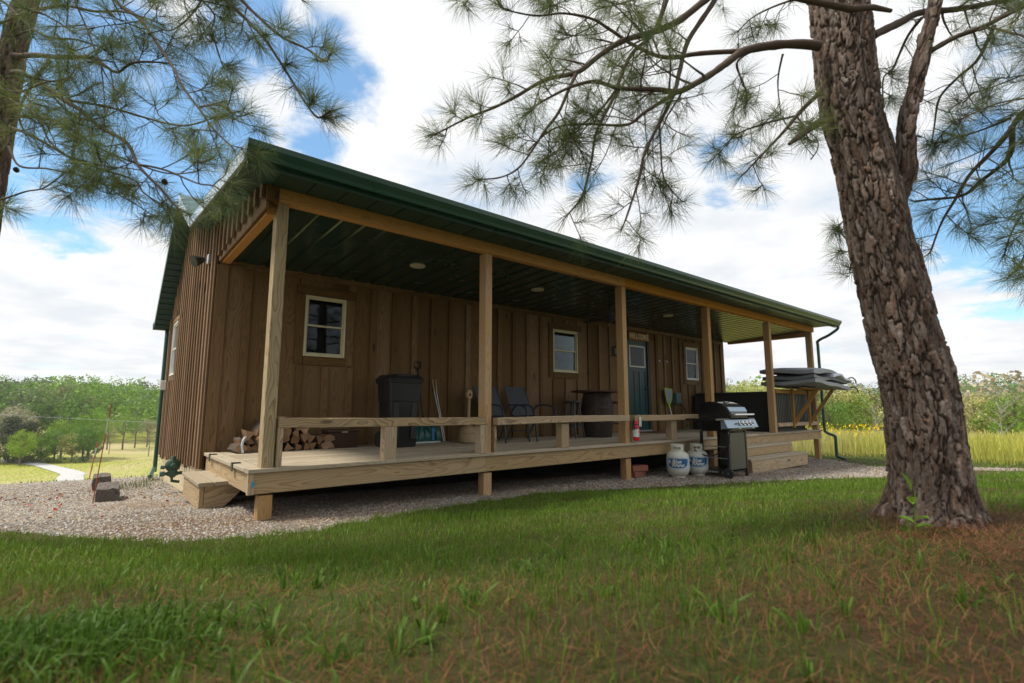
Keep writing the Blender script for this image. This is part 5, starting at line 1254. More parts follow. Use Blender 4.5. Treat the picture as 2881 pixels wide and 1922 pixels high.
RL = [
 ([z2(2360,255,2.85), z2(2150,250,2.8), z2(1950,285,2.75), z2(1850,350,2.7), z2(1750,420,2.67), z2(1600,500,2.62), z2(1480,495,2.6), z2(1260,490,2.56), z2(1130,455,2.5), z2(980,490,2.45), z2(820,560,2.4)], .036, .006, .45, .42),
 ([z2(1950,290,2.75), z2(1700,297,2.8), z2(1500,315,2.85), z2(1330,250,2.9), z2(1200,160,2.9), z2(1100,100,2.9), z2(950,75,2.9), z2(800,85,2.85), z2(640,50,2.8)], .018, .005, .3, .4),
 ([z2(1900,-190,3.1), z2(1760,-30,3.0), z2(1600,100,2.9), z2(1430,180,2.8), z2(1280,230,2.75), z2(1130,320,2.7), z2(1020,400,2.65), z2(850,450,2.6), z2(690,535,2.55), z2(560,600,2.5), z2(400,660,2.45), z2(215,745,2.4)], .030, .004, .45, .34),
 ([z2(1600,-150,3.1), z2(1520,0,3.0), z2(1440,180,2.95), z2(1330,300,2.9), z2(1250,480,2.8), z2(1190,600,2.7), z2(1120,760,2.6), z2(1100,900,2.55), z2(1060,1080,2.5), z2(960,1200,2.45)], .020, .004, .4, .34),
 ([z2(1850,-160,3.1), z2(1780,0,3.0), z2(1640,220,2.9), z2(1590,400,2.8), z2(1570,500,2.7), z2(1480,680,2.6), z2(1400,850,2.55), z2(1370,1000,2.5), z2(1310,1180,2.45), z2(1270,1270,2.4)], .022, .004, .4, .36),
 ([z2(1570,510,2.66), z2(1400,620,2.6), z2(1300,690,2.6), z2(1100,690,2.6), z2(900,715,2.55), z2(760,830,2.5)], .014, .004, .25, .34),
 ([z2(1020,410,2.62), z2(940,600,2.55), z2(850,720,2.5), z2(780,830,2.45), z2(700,930,2.4), z2(600,980,2.4), z2(480,990,2.4)], .012, .0035, .3, .28),
 ([z2(2370,500,2.85), z2(2230,650,2.8), z2(2150,740,2.75), z2(2050,850,2.7), z2(1930,970,2.65)], .018, .004, .3, .36),
 ([z2(2240,640,2.8), z2(2060,680,2.85), z2(1900,740,2.85), z2(1850,800,2.8)], .009, .0035, .3, .3),
 ([z2(1980,290,2.75), z2(1900,360,2.85), z2(1950,480,2.9), z2(1960,560,2.9)], .008, .003, .3, .25),
 ([z2(2160,300,2.8), z2(2140,450,2.9), z2(2150,640,2.9)], .008, .003, .3, .28),
 ([z2(1480,690,2.6), z2(1500,950,2.55), z2(1560,1050,2.5), z2(1620,1110,2.5)], .007, .003, .2, .22),
 ([z2(1250,480,2.75), z2(1150,600,2.8), z2(1010,720,2.75), z2(900,850,2.7), z2(800,915,2.65)], .010, .003, .25, .28),
 ([z2(2330,-30,2.85), z2(2100,40,3.0), z2(1980,100,3.1), z2(1900,180,3.1)], .010, .003, .3, .3),
 ([z2(1500,-60,2.9), z2(1250,20,3.2), z2(1120,60,3.3), z2(1040,160,3.3)], .010, .003, .3, .3),
 ([z2(1300,-80,3.0), z2(700,-40,2.9), z2(480,-10,2.8), z2(370,0,2.75)], .012, .003, .55, .22),
 # right side of the trunk
 ([s3(540,200,2.9), s3(700,120,3.0), s3(800,70,3.05), s3(950,55,3.1), s3(1120,25,3.1), s3(1400,-20,3.1)], .030, .016, .5, .36),
 ([s3(860,280,2.86), s3(1000,200,2.85), s3(1150,145,2.8), s3(1400,30,2.75), s3(1600,-20,2.7)], .021, .010, .35, .4),
 ([s3(1150,145,2.8), s3(1200,150,2.75), s3(1400,205,2.6), s3(1600,300,2.5)], .010, .005, .2, .32),
 ([s3(810,100,2.9), s3(740,200,3.0), s3(660,370,3.1), s3(605,430,3.1), s3(600,560,3.1)], .012, .004, .3, .26),
 ([s3(1650,480,2.7), s3(1400,600,2.75), s3(1280,740,2.8), s3(1150,880,2.85), s3(1080,960,2.9), s3(1000,1100,2.9), s3(920,1230,2.9), s3(850,1400,2.9)], .028, .005, .25, .4),
 ([s3(1305,700,2.8), s3(1290,860,2.85), s3(1150,990,2.95), s3(1040,1080,3.0), s3(870,1100,3.05), s3(770,1110,3.1)], .020, .006, .25, .36),
 ([s3(1210,140,2.78), s3(1120,330,2.9), s3(1000,440,3.0), s3(900,550,3.05), s3(870,700,3.1), s3(860,800,3.1)], .014, .004, .3, .36),
 ([s3(1500,400,2.6), s3(1374,412,2.7), s3(1200,480,2.8), s3(1080,520,2.9)], .009, .003, .2, .3),
 ([s3(1500,530,2.5), s3(1374,542,2.6), s3(1200,580,2.7), s3(980,690,2.85), s3(880,800,2.95)], .009, .003, .2, .3),
 ([s3(1300,655,2.8), s3(1100,730,2.9), s3(830,800,3.05)], .010, .004, .2, .32),
 ([s3(1480,1000,2.6), s3(1360,1180,2.7), s3(1300,1290,2.75), s3(1260,1420,2.8)], .012, .004, .1, .3),
 ([s3(1500,1450,2.5), s3(1420,1500,2.55), s3(1330,1540,2.6)], .008, .004, .1, .22),
 ([s3(1600,850,2.5), s3(1480,1150,2.6), s3(1390,1380,2.7), s3(1340,1480,2.7)], .010, .004, .2, .3),
 # short shoots behind the trunk, left side low
 ([s3(420,1180,3.1), s3(360,1240,3.1), s3(320,1270,3.1)], .005, .003, .5, .12),
 ([s3(440,1380,3.1), s3(400,1390,3.1), s3(370,1400,3.1)], .005, .003, .5, .12),
 ([s3(460,1500,3.1), s3(410,1505,3.1), s3(370,1510,3.1)], .005, .003, .5, .10),
 ([s3(200,880,3.0), s3(240,820,3.0), s3(230,760,3.0), s3(150,720,3.0)], .005, .003, .1, .2),
]
for i_, (path, a, b, t0, sub_) in enumerate(RL):
    if i_ in (2, 3, 4, 14, 15): path = [z2(2352,-620,3.05), z2(2120,-420,3.1)]+path; a *= 1.3; t0 = max(t0, .5)
    if i_ in (18, 20, 23, 24, 26, 27, 28): path = [s3(915,-120,2.97), s3(1200,-260,2.9), s3(1620,-160,2.75)]+path; a *= 1.2; t0 = max(t0, .5)
    limb(PR, base, path, a, b, NR, rs, t0=t0, dens=11.5, sub=sub_*1.05, nn=44, nl=.125)
# broken stub and dark limb crossing the trunk top
MB().tube([Vector(q)-base for q in (z2(2370,670,2.82), z2(2300,715,2.78), z2(2240,760,2.74), z2(2195,795,2.72))], [.022,.019,.016,.009], 9).build('broken_stub', M['twig'], PR, sm=60)
MB().tube([Vector(q)-base for q in (s3(-100,-60,2.6), s3(150,-5,2.6), s3(300,25,2.62), s3(420,50,2.64), s3(540,40,2.7), s3(640,60,2.75))], [.014,.016,.017,.018,.015,.010], 9).build('dead_branch', M['twig'], PR, sm=60)
MB().tube([Vector(q)-base for q in (s3(440,-80,2.65), s3(430,20,2.66), s3(420,80,2.66), s3(395,150,2.70))], [.010,.009,.008,.004], 7).build('dead_branch', M['twig'], PR, sm=60)
def crown(parent, base, top, n, ND, rs, h0, h1, rad_, nl=.16, nn=40):
    for i in range(n):
        h = h0+(h1-h0)*i/n; a = i*2.4+rs.uniform(-.3,.3); L_ = rad_*(1-.6*(i/n)); o = Vector((top.x, top.y, h)); d = Vector((math.cos(a), math.sin(a), .12))
        path = [o, o+d*L_*.35, o+d*L_*.7+Vector((0,0,.06)), o+d*L_+Vector((0,0,-.05))]
        limb(parent, base, path, .03, .006, ND, rs, t0=.25, dens=4.0, sub=.55, nn=nn, nl=nl)
crown(PR, base, tr(2290,-500,3.05), 16, NR, rs, 3.9, 6.5, 2.2)
NR.build(PR, base)
# ---- left hand pine
lb_ = tr(-150, 1560, 3.35); lb_.z = hz(lb_.x, lb_.y)
PL = thing('pine_tree', lb_, 'dark slender pine at the left edge with drooping needle branches and cones', 'pine tree')
z1 = lambda x, y, d: tr(.468*x, .468*y, d)
lt = [lb_+Vector((0,0,-.1)), tr(-125,1150,3.3), tr(-80,850,3.28), tr(-42,620,3.26), z1(-25,930,3.25), z1(30,600,3.25), z1(90,250,3.25), z1(155,0,3.27), z1(190,-200,3.3), z1(240,-700,3.4), z1(300,-1500,3.6)]
bark_trunk('trunk', lt, [.10,.096,.09,.08,.074,.07,.069,.066,.06,.05,.035], 70, 330, PL, .014, 24., lb_, flare=.03)
NL = Needles(); rs = random.Random(8); cones = []
LL = [
 ([z1(90,335,3.2), z1(230,330,3.1), z1(400,340,3.0), z1(560,350,2.9), z1(640,400,2.85), z1(705,430,2.8), z1(800,380,2.75), z1(1000,380,2.7)], .022, .005, .3, .4),
 ([z1(70,440,3.2), z1(140,440,3.1), z1(300,540,2.9), z1(480,660,2.7), z1(600,760,2.6), z1(760,860,2.5), z1(830,990,2.4), z1(960,1130,2.3), z1(1060,1245,2.25), z1(1140,1295,2.2)], .022, .004, .3, .34),
 ([z1(500,-350,3.1), z1(700,0,2.9), z1(850,130,2.8), z1(1000,350,2.6), z1(1080,470,2.5), z1(1190,650,2.4), z1(1280,780,2.3), z1(1410,905,2.2)], .014, .004, .3, .3),
 ([z1(1100,-300,2.6), z1(1300,-60,2.5), z1(1520,160,2.4), z1(1640,300,2.35), z1(1740,460,2.3), z1(1820,600,2.25), z1(1905,715,2.2), z1(1995,665,2.2)], .011, .004, .62, .17),
 ([z1(1200,-280,2.6), z1(1430,-20,2.5), z1(1560,110,2.4), z1(1700,220,2.35), z1(1850,300,2.3), z1(1960,370,2.25), z1(1990,320,2.2)], .011, .004, .5, .2),
 ([z1(1350,-250,2.8), z1(1210,0,2.7), z1(1120,110,2.7), z1(1020,180,2.7), z1(940,160,2.7)], .009, .003, .45, .28),
 ([z1(300,360,3.0), z1(200,480,3.0), z1(110,680,3.0), z1(160,820,3.0)], .016, .004, .3, .3),
 ([z1(-200,1230,2.9), z1(0,1195,2.85), z1(150,1150,2.8), z1(260,1130,2.75), z1(390,1040,2.7)], .009, .004, .45, .26),
 ([z1(300,560,2.9), z1(460,700,2.85), z1(600,700,2.8), z1(770,630,2.8)], .009, .003, .2, .32),
 ([z1(60,760,3.1), z1(200,820,2.95), z1(400,940,2.8), z1(620,1020,2.7), z1(800,1080,2.6), z1(870,1160,2.5), z1(1040,1270,2.4)], .012, .003, .25, .3),
 ([z1(130,700,3.0), z1(350,730,2.8), z1(560,860,2.7), z1(760,960,2.6), z1(1000,1040,2.5), z1(1200,1020,2.4)], .011, .003, .25, .32),
 ([z1(120,90,3.2), z1(350,40,3.0), z1(560,60,2.9), z1(760,80,2.8), z1(980,150,2.75)], .014, .004, .2, .4),
 ([z1(130,-60,3.2), z1(400,-120,3.0), z1(700,-60,2.8), z1(1050,-30,2.7), z1(1400,50,2.6)], .014, .004, .3, .34),
 ([z1(420,600,2.8), z1(640,640,2.7), z1(880,720,2.6), z1(1100,760,2.5), z1(1330,700,2.4), z1(1450,670,2.35)], .010, .003, .25, .3),
 ([z1(830,990,2.4), z1(1000,1020,2.3), z1(1180,1110,2.2), z1(1290,1130,2.15), z1(1400,1220,2.1)], .007, .003, .25, .24),
 ([z1(1190,650,2.4), z1(1330,640,2.35), z1(1430,700,2.3), z1(1500,680,2.3)], .006, .003, .2, .22),
 ([z1(60,600,3.1), z1(230,700,2.9), z1(300,860,2.8), z1(480,1000,2.7), z1(520,1130,2.6)], .010, .003, .2, .3),
 ([z1(50,880,3.1), z1(120,1000,3.0), z1(300,1020,2.9), z1(560,1080,2.8), z1(720,1180,2.7), z1(930,1300,2.6)], .009, .003, .3, .28),
 ([z1(1210,0,2.7), z1(1280,200,2.65), z1(1340,380,2.6), z1(1380,430,2.6)], .006, .003, .2, .24),
 ([z1(1320,-100,2.7), z1(1350,100,2.65), z1(1370,250,2.6)], .005, .003, .3, .2),
 ([z1(-60,180,2.9), z1(60,120,2.8), z1(200,60,2.7), z1(330,120,2.65), z1(450,200,2.6)], .010, .004, .2, .3),
 ([z1(-80,520,2.9), z1(100,560,2.8), z1(250,500,2.7), z1(380,480,2.6)], .010, .004, .2, .3),
 ([z1(0,0,2.9), z1(250,200,2.8), z1(480,240,2.7), z1(640,300,2.65)], .010, .004, .2, .32),
 ([z1(420,-100,2.5), z1(520,150,2.4), z1(620,420,2.35), z1(700,560,2.3)], .007, .003, .3, .28),
]
for i_, (path, a, b, t0, sub_) in enumerate(LL):
    if i_ in (2, 3, 4, 5, 18, 19, 23): path = [z1(205,-320,3.32), z1(420,-480,3.1)]+path; a *= 1.3; t0 = max(t0, .5)
    if i_ == 7: path = [z1(-85,1290,3.25)]+path
    cones += limb(PL, lb_, path, a, b, NL, rs, t0=t0, dens=7.0, sub=sub_, nn=44, nl=.130, cones=4)
crown(PL, lb_, z1(240,-700,3.4), 9, NL, rs, 3.8, 5.6, 1.7)
NL.build(PL, lb_)
# cones
def conemesh():
    mb = MB(); mb.lathe([(.004,0),(.014,.01),(.017,.03),(.012,.05),(.004,.062)], n=8)
    for i in range(46):
        a = i*2.4; h = .004+.054*i/46; r = .017*math.sin(math.pi*min(1, (h+.012)/.075)); c = Vector((r*math.cos(a), r*math.sin(a), h)); o_ = Vector((math.cos(a), math.sin(a), .5)).normalized(); s_ = Vector((-math.sin(a), math.cos(a), 0))
        mb.add([c-s_*.006, c+s_*.006, c+o_*.013+s_*.004, c+o_*.013-s_*.004, c+o_*.012+Vector((0,0,.004))], [(0,1,2,3),(0,3,4),(1,4,2),(3,2,4)])
    return mb.mesh('pine_cone', M['cone'])
cm_ = conemesh()
for q in [z1(985,1080,2.35), z1(95,1010,2.7)]+cones[:0]:
    o = link('pine_cone', cm_, PL, Vector(q)-lb_); o.rotation_euler = (2.6, .4, 1); o.scale = (.5,)*3
# ------------------------------------------------------------------ ground cover
def scatter(n, r0, r1, a0=-22, a1=100):
    r = np.sqrt(RNG.uniform(r0*r0, r1*r1, n)); a = np.radians(RNG.uniform(a0, a1, n)); return -1.143+r*np.sin(a), -4.732+r*np.cos(a), r
def fbm(X, Y, s):
    return (np.sin(X*s+1.3*np.sin(Y*s*.7+1))*np.cos(Y*s*1.1+1.7*np.sin(X*s*.6))+.5*np.sin(X*s*2.3+Y*s*1.9+.7)*np.cos(Y*s*2.1-X*s*1.1)+.3*np.sin(X*s*5.1+2)*np.sin(Y*s*4.7))/1.8
def blades(name, X, Y, Hh, Wd, colr, mat, lean=.35, zoff=0., kind='stuff', label=None, cat=None, curl=.5):
    n = len(X); Z = height(X, Y)-.01+zoff; a = RNG.uniform(0, 2*np.pi, n); la = RNG.uniform(0, 2*np.pi, n); ll = np.abs(RNG.normal(0, lean, n))
    sx, sy = np.cos(a)*Wd/2, np.sin(a)*Wd/2; dx, dy = np.cos(la)*ll, np.sin(la)*ll
    f1, f2 = .5, 1.
    B = np.stack([X, Y, Z], -1); S = np.stack([sx, sy, 0*sx], -1)
    m1 = B+np.stack([dx*Hh*.35, dy*Hh*.35, Hh*.48], -1); m2 = B+np.stack([dx*Hh*.72, dy*Hh*.72, Hh*(.82-.12*ll)], -1); tp_ = B+np.stack([dx*Hh*1.25, dy*Hh*1.25, Hh*(1-curl*ll*.9)], -1)
    V = np.stack([B-S, B+S, m1-S*.95, m1+S*.95, m2-S*.6, m2+S*.6, tp_], 1).reshape(-1, 3)
    o = np.arange(n)[:, None]*7; Fb = np.concatenate([o+np.array([[0,1,3]]), o+np.array([[0,3,2]]), o+np.array([[2,3,5]]), o+np.array([[2,5,4]]), o+np.array([[4,5,6]])], 0)
    me = np_mesh(name, V, Fb, mat, col=np.repeat(colr, 7, 0)); ob = link(name, me)
    return tag(ob, label, cat, kind=kind)
M['grass'] = leafmat('grass blades', trans=.38, rough=.5)
M['litter'] = leafmat('dry pine needles', trans=.1, rough=.8)
def greens(n, base=(.070,.135,.020), var=.3, yel=None):
    c = np.array(base)[None, :]*RNG.uniform(1-var, 1+var, n)[:, None]
    if yel is not None: c = c*(1-yel[:, None])+np.array([.17,.15,.045])*yel[:, None]
    return c
def treeproxim(X, Y): return np.hypot(X-base.x, Y-base.y)
def litterness(X, Y, r):
    """1 where the brown needle carpet wins over grass"""
    cx_, cy_ = base.x+RT.x*.35-math.sin(YAW)*.55, base.y+RT.y*.35-math.cos(YAW)*.55; t = np.hypot(X-cx_, Y-cy_); side = (X+1.143)*RT.x+(Y+4.732)*RT.y
    v = np.clip(1.5-t/1.0, 0, 1)*.98 + np.clip((side-.3)*.3, 0, .45)*np.clip((3.6-r)/1.2, 0, 1)+.52*np.clip((2.7-r)/1.1, 0, 1)+fbm(X, Y, 3.1)*(.14+.24*(r < 3.4))-.14
    return np.clip(v, 0, 1)
def lawnmask(X, Y):
    g, rd, md = regions(X, Y); return ~g & ~rd & ~md
parts_ = []
for (n, r0, r1, h, w) in ((52000, .55, 3.2, .048, .0024), (105000, 3.0, 6.5, .048, .0036), (75000, 6.0, 12, .050, .007), (22000, 11.5, 19, .05, .016)):
    X, Y, r = scatter(n, r0, r1); lm = lawnmask(X, Y); lt_ = litterness(X, Y, r)
    keep = lm & (RNG.uniform(0, 1, n) > lt_*(.93 if r1 < 4 else .85)) & (treeproxim(X, Y) > .33); X, Y, r, lt_ = X[keep], Y[keep], r[keep], lt_[keep]
    k = len(X); Hh = h*RNG.uniform(.5, 1.45, k)*(1+.5*fbm(X, Y, 1.7)); yel = np.clip(RNG.normal(.03, .17, k)+.22*lt_, 0, .9)
    tall = RNG.uniform(0, 1, k) < .03; Hh = np.where(tall, Hh*1.6, Hh)
    parts_.append((X, Y, Hh, w*RNG.uniform(.6, 1.4, k), greens(k, (.140,.240,.026), .34, yel)))
X, Y, Hh, Wd, Cc = [np.concatenate([p[i] for p in parts_]) for i in range(5)]
blades('lawn_grass', X, Y, Hh, Wd, Cc, M['grass'], lean=.42, label='green grass lawn between the pines and the gravel', cat='grass')
# needle litter: thin dead needles lying about
def litter(name, X, Y, Lr, wd, colr, zo=.004, tilt=.35, label=None, cat=None):
    n = len(X); Z = height(X, Y)+zo+RNG.uniform(0, .012, n); a = RNG.uniform(0, 2*np.pi, n); el = RNG.normal(0, tilt, n)
    Dv = np.stack([np.cos(a)*np.cos(el), np.sin(a)*np.cos(el), np.abs(np.sin(el))], -1)*Lr[:, None]; U0 = np.stack([-np.sin(a), np.cos(a), 0*a], -1); S = U0*wd[:, None]/2
    B = np.stack([X, Y, Z], -1); bend = RNG.normal(0, .12, n)[:, None]*U0*Lr[:, None]
    V = np.stack([B-S, B+S, B+Dv*.5+bend+S, B+Dv*.5+bend-S, B+Dv], 1).reshape(-1, 3); o = np.arange(n)[:, None]*5
    Fb = np.concatenate([o+np.array([[0,1,2]]), o+np.array([[0,2,3]]), o+np.array([[3,2,4]])], 0)
    me = np_mesh(name, V, Fb, M['litter'], col=np.repeat(colr, 5, 0)); return tag(link(name, me), label, cat, kind='stuff')
LX = []; 
for (n, r0, r1, lmul) in ((110000, .5, 4.2, 1), (30000, 4, 8, 1.2)):
    X, Y, r = scatter(n, r0, r1); lm = lawnmask(X, Y); v = litterness(X, Y, r); v = np.maximum(v, .05*(r < 4)); k = lm & (RNG.uniform(0, 1, n) < v); LX.append((X[k], Y[k], np.full(k.sum(), lmul)))
# drifts of needles on the gravel near the deck edge
X = RNG.uniform(-4, 12.3, 52000); Y = RNG.uniform(-1.2, 3.2, 52000); g, _, _ = regions(X, Y); e_ = fbm(X, Y, 2.3); k = g & (e_+RNG.normal(0, .25, 52000) > .10) & (Y < .5+1.2*(X < -.2)+.8*(X<-1)); LX.append((X[k], Y[k], np.full(k.sum(), 1.)))
X, Y, Lm = [np.concatenate([p[i] for p in LX]) for i in range(3)]; k = len(X)
cl_ = np.array([[.21,.080,.033],[.15,.052,.024],[.27,.13,.058],[.11,.045,.024]])[RNG.integers(0, 4, k)]*RNG.uniform(.7, 1.25, k)[:, None]
litter('pine_needle_litter', X, Y, RNG.uniform(.04, .09, k)*Lm, .0016*Lm, cl_, label='reddish brown fallen pine needles carpeting the ground', cat='pine needles')
# broad weeds near the camera
X, Y, r = scatter(170, .62, 3.0, 0, 95); lm = lawnmask(X, Y) & (treeproxim(X, Y) > .4); X, Y = X[lm], Y[lm]; n = len(X); q = 7
XX = np.repeat(X, q)+RNG.normal(0, .008, n*q); YY = np.repeat(Y, q)+RNG.normal(0, .008, n*q)
blades('broadleaf_weeds', XX, YY, np.repeat(RNG.uniform(.04, .11, n), q)*RNG.uniform(.6, 1.2, n*q), np.repeat(RNG.uniform(.006, .012, n), q), greens(n*q, (.115,.20,.03), .25), M['grass'], lean=.62, curl=.75, label='broad bladed weeds growing through the needle litter', cat='weeds')
# clover-like leafy clump, lower left
X, Y = RNG.normal(0, .17, 2600), RNG.normal(0, .12, 2600); c0 = tr(90, 1790, 1.1)
blades('leafy_ground_cover', c0.x+X, c0.y+Y, RNG.uniform(.04, .10, 2600), RNG.uniform(.005, .009, 2600), greens(2600, (.085,.165,.020), .35), M['grass'], lean=.8, label='dark leafy clump of ground cover at lower left', cat='ground cover')
# young sapling leaves in front of the trunk
sb = tr(2575, 1478, 2.30); sb.z = hz(sb.x, sb.y)
t = thing('tree_seedling', sb, 'small yellow green seedling with oval leaves in front of the pine trunk', 'seedling')
M['leafy'] = leafmat('seedling leaf', trans=.4, attr=False, col=(.20,.33,.04))
def leafm(L_, w):
    mb = MB(); P = [(0,0),(.25,.7),(.5,1),(.75,.75),(1,0)]
    vs = [(0,0,0)]+[v for a, b in P[1:-1] for v in ((-b*w/2, a*L_, .012*b), (0, a*L_, 0), (b*w/2, a*L_, .012*b))]+[(0, L_, 0)]
    return mb.add(vs, [(0,2,1),(0,3,2),(1,2,5,4),(2,3,6,5),(4,5,8,7),(5,6,9,8),(7,8,10),(8,9,10)]).mesh('leaf', M['leafy'])
lfm = leafm(.085, .045)
MB().tube([(0,0,0),(.005,0,.07),(0,-.01,.15),(.005,-.01,.20)], .0025, 6).build('stem', M['leafy'], t)
for (z, a, el, s) in ((.20,.4,1.2,1.1),(.15,1.8,.5,.8),(.14,-1.2,.4,.8),(.08,2.6,.2,.9),(.06,-.4,.15,1.0),(.04,-2.4,.1,1.0)):
    o = link('leaf', lfm, t, (0,0,z)); o.rotation_euler = (el, 0, a); o.scale = (s, s, s)
# ---- gravel stones
def stones(name, X, Y, sz_, colr, mat, label, cat):
    n = len(X); m = 6; th = (np.arange(m)/m*2*np.pi)[None]+RNG.uniform(-.3, .3, (n, m)); rr_ = RNG.uniform(.38, .6, (n, m))
    x = np.cos(th)*rr_; y = np.sin(th)*rr_*RNG.uniform(.55, .9, n)[:, None]; zr = RNG.uniform(-.10, .14, (n, m)); a = RNG.uniform(0, 2*np.pi, n)[:, None]
    x, y = x*np.cos(a)-y*np.sin(a), x*np.sin(a)+y*np.cos(a)
    k1, k2 = RNG.uniform(-.2, .2, n), RNG.uniform(-.2, .2, n); zt_ = RNG.uniform(.28, .5, n)
    V = np.concatenate([np.stack([x, y, zr], -1), np.stack([k1, k2, zt_], -1)[:, None, :]], 1)*sz_[:, None, None]+np.stack([X, Y, height(X, Y)+sz_*.05], -1)[:, None, :]
    o = np.arange(n)[:, None]*7; Fs = np.concatenate([o+np.array([[i, (i+1) % 6, 6]]) for i in range(6)], 0)
    me = np_mesh(name, V.reshape(-1, 3), Fs, mat, col=np.repeat(colr, 7, 0)); return tag(link(name, me), label, cat, kind='stuff')
M['stone'] = leafmat('gravel stones', trans=0, rough=.85)
GS = []
for (n, x0, x1, y0, y1, s0) in ((56000, -3.2, 3.2, -.8, 2.9, .021), (26000, 3, 9.5, -2.3, .8, .028), (38000, -4.5, .2, 2.5, 8.6, .026), (11000, 9.5, 15, -4.5, 1.0, .034), (7000, -9, -3, .5, 8.6, .036)):
    X = RNG.uniform(x0, x1, n); Y = RNG.uniform(y0, y1, n); g, _, _ = regions(X, Y); k = g & ~((X > .1) & (Y > 1.3)); GS.append((X[k], Y[k], s0*RNG.uniform(.5, 1.25, k.sum())))
X, Y, S_ = [np.concatenate([p[i] for p in GS]) for i in range(3)]; k = len(X)
pal = np.array([[.40,.37,.33],[.48,.44,.39],[.36,.29,.21],[.30,.28,.27],[.46,.37,.26],[.24,.20,.17],[.52,.50,.47]])
colr = pal[RNG.integers(0, 7, k)]*RNG.uniform(.55, .95, k)[:, None]
st_ = np.clip(fbm(X, Y, 1.9)+.1, 0, 1)[:, None]*.5*(Y < 3)[:, None]; colr = colr*(1-st_)+np.array([.27,.18,.11])*st_
stones('gravel_stones', X, Y, S_, colr, M['stone'], 'pale mixed gravel stones around the porch', 'gravel')
# red fallen leaves
X = np.concatenate([RNG.uniform(-3.5, .2, 90), RNG.uniform(-2.2, -.2, 60)]); Y = np.concatenate([RNG.uniform(.4, 6.5, 90), RNG.uniform(2.4, 5.0, 60)]); n = len(X)
cl_ = np.array([[.42,.06,.05],[.45,.20,.05],[.30,.05,.04]])[RNG.integers(0, 3, n)]
blades('fallen_leaves', X, Y, RNG.uniform(.014, .028, n), np.full(n, .028), cl_*.9, M['litter'], lean=1.2, zoff=.022, label='scattered small red fallen leaves on the gravel', cat='leaves')
# sparse weeds in the gravel beside the far sleepers
X = np.concatenate([RNG.normal(-.45, .14, 130), RNG.normal(-.75, .08, 50), RNG.normal(-.2, .08, 60)]); Y = np.concatenate([RNG.normal(5.2, .3, 130), RNG.normal(4.9, .2, 50), RNG.normal(6.2, .2, 60)]); n = len(X)
blades('gravel_weeds', X, Y, RNG.uniform(.05, .16, n), np.full(n, .006), greens(n, (.13,.16,.05), .3), M['grass'], lean=.5, label='sparse green weeds sprouting from the gravel near the sleepers', cat='weeds')
# ---- tall meadow on the right
X, Y, r = scatter(62000, 16.2, 48, 48, 100); z_n = fbm(X, Y, .35); n = len(X)
ok = (r > 17+1.2*z_n); X, Y, r = X[ok], Y[ok], r[ok]; n = len(X)
tan = np.clip(fbm(X, Y, .22)*.9+.25, 0, 1)
cl_ = np.array([.46,.46,.09])[None]*(1-tan[:, None])+np.array([.54,.48,.26])[None]*tan[:, None]; cl_ = cl_*RNG.uniform(.75, 1.2, n)[:, None]
blades('tall_meadow_grass', X, Y, RNG.uniform(.35, .85, n)*(1+.2*fbm(X, Y, .5)), np.interp(r, [16, 48], [.016, .05])*RNG.uniform(.7, 1.4, n), cl_, M['grass'], lean=.22, label='tall yellow green meadow grass beyond the porch on the right', cat='meadow grass')
X, Y, r = scatter(3400, 17.5, 34, 48, 100); ok = fbm(X, Y, .3) > .15; X, Y, r = X[ok], Y[ok], r[ok]; n = len(X)
blades('yellow_wildflowers', X, Y, RNG.uniform(.05, .11, n), np.interp(r, [17, 34], [.035, .06]), np.array([.75,.52,.02])[None]*RNG.uniform(.8, 1.1, n)[:, None], M['litter'], lean=.5, zoff=RNG.uniform(.45, .9, n), label='yellow wildflower heads above the meadow grass', cat='wildflowers')
X, Y, r = scatter(14000, 40, 95, -20, 12); ok = regions(X, Y)[2]; X, Y, r = X[ok], Y[ok], r[ok]; n = len(X); tan = np.clip(fbm(X, Y, .12)+.3, 0, 1)
cl_ = (np.array([.28,.31,.05])[None]*(1-tan[:, None])+np.array([.42,.34,.19])[None]*tan[:, None])*RNG.uniform(.85, 1.15, n)[:, None]
blades('valley_meadow_grass', X, Y, RNG.uniform(.04, .10, n), np.interp(r, [19, 75], [.02, .06]), cl_, M['grass'], lean=.3, label='short yellow green grass on the valley meadow at left', cat='meadow grass')
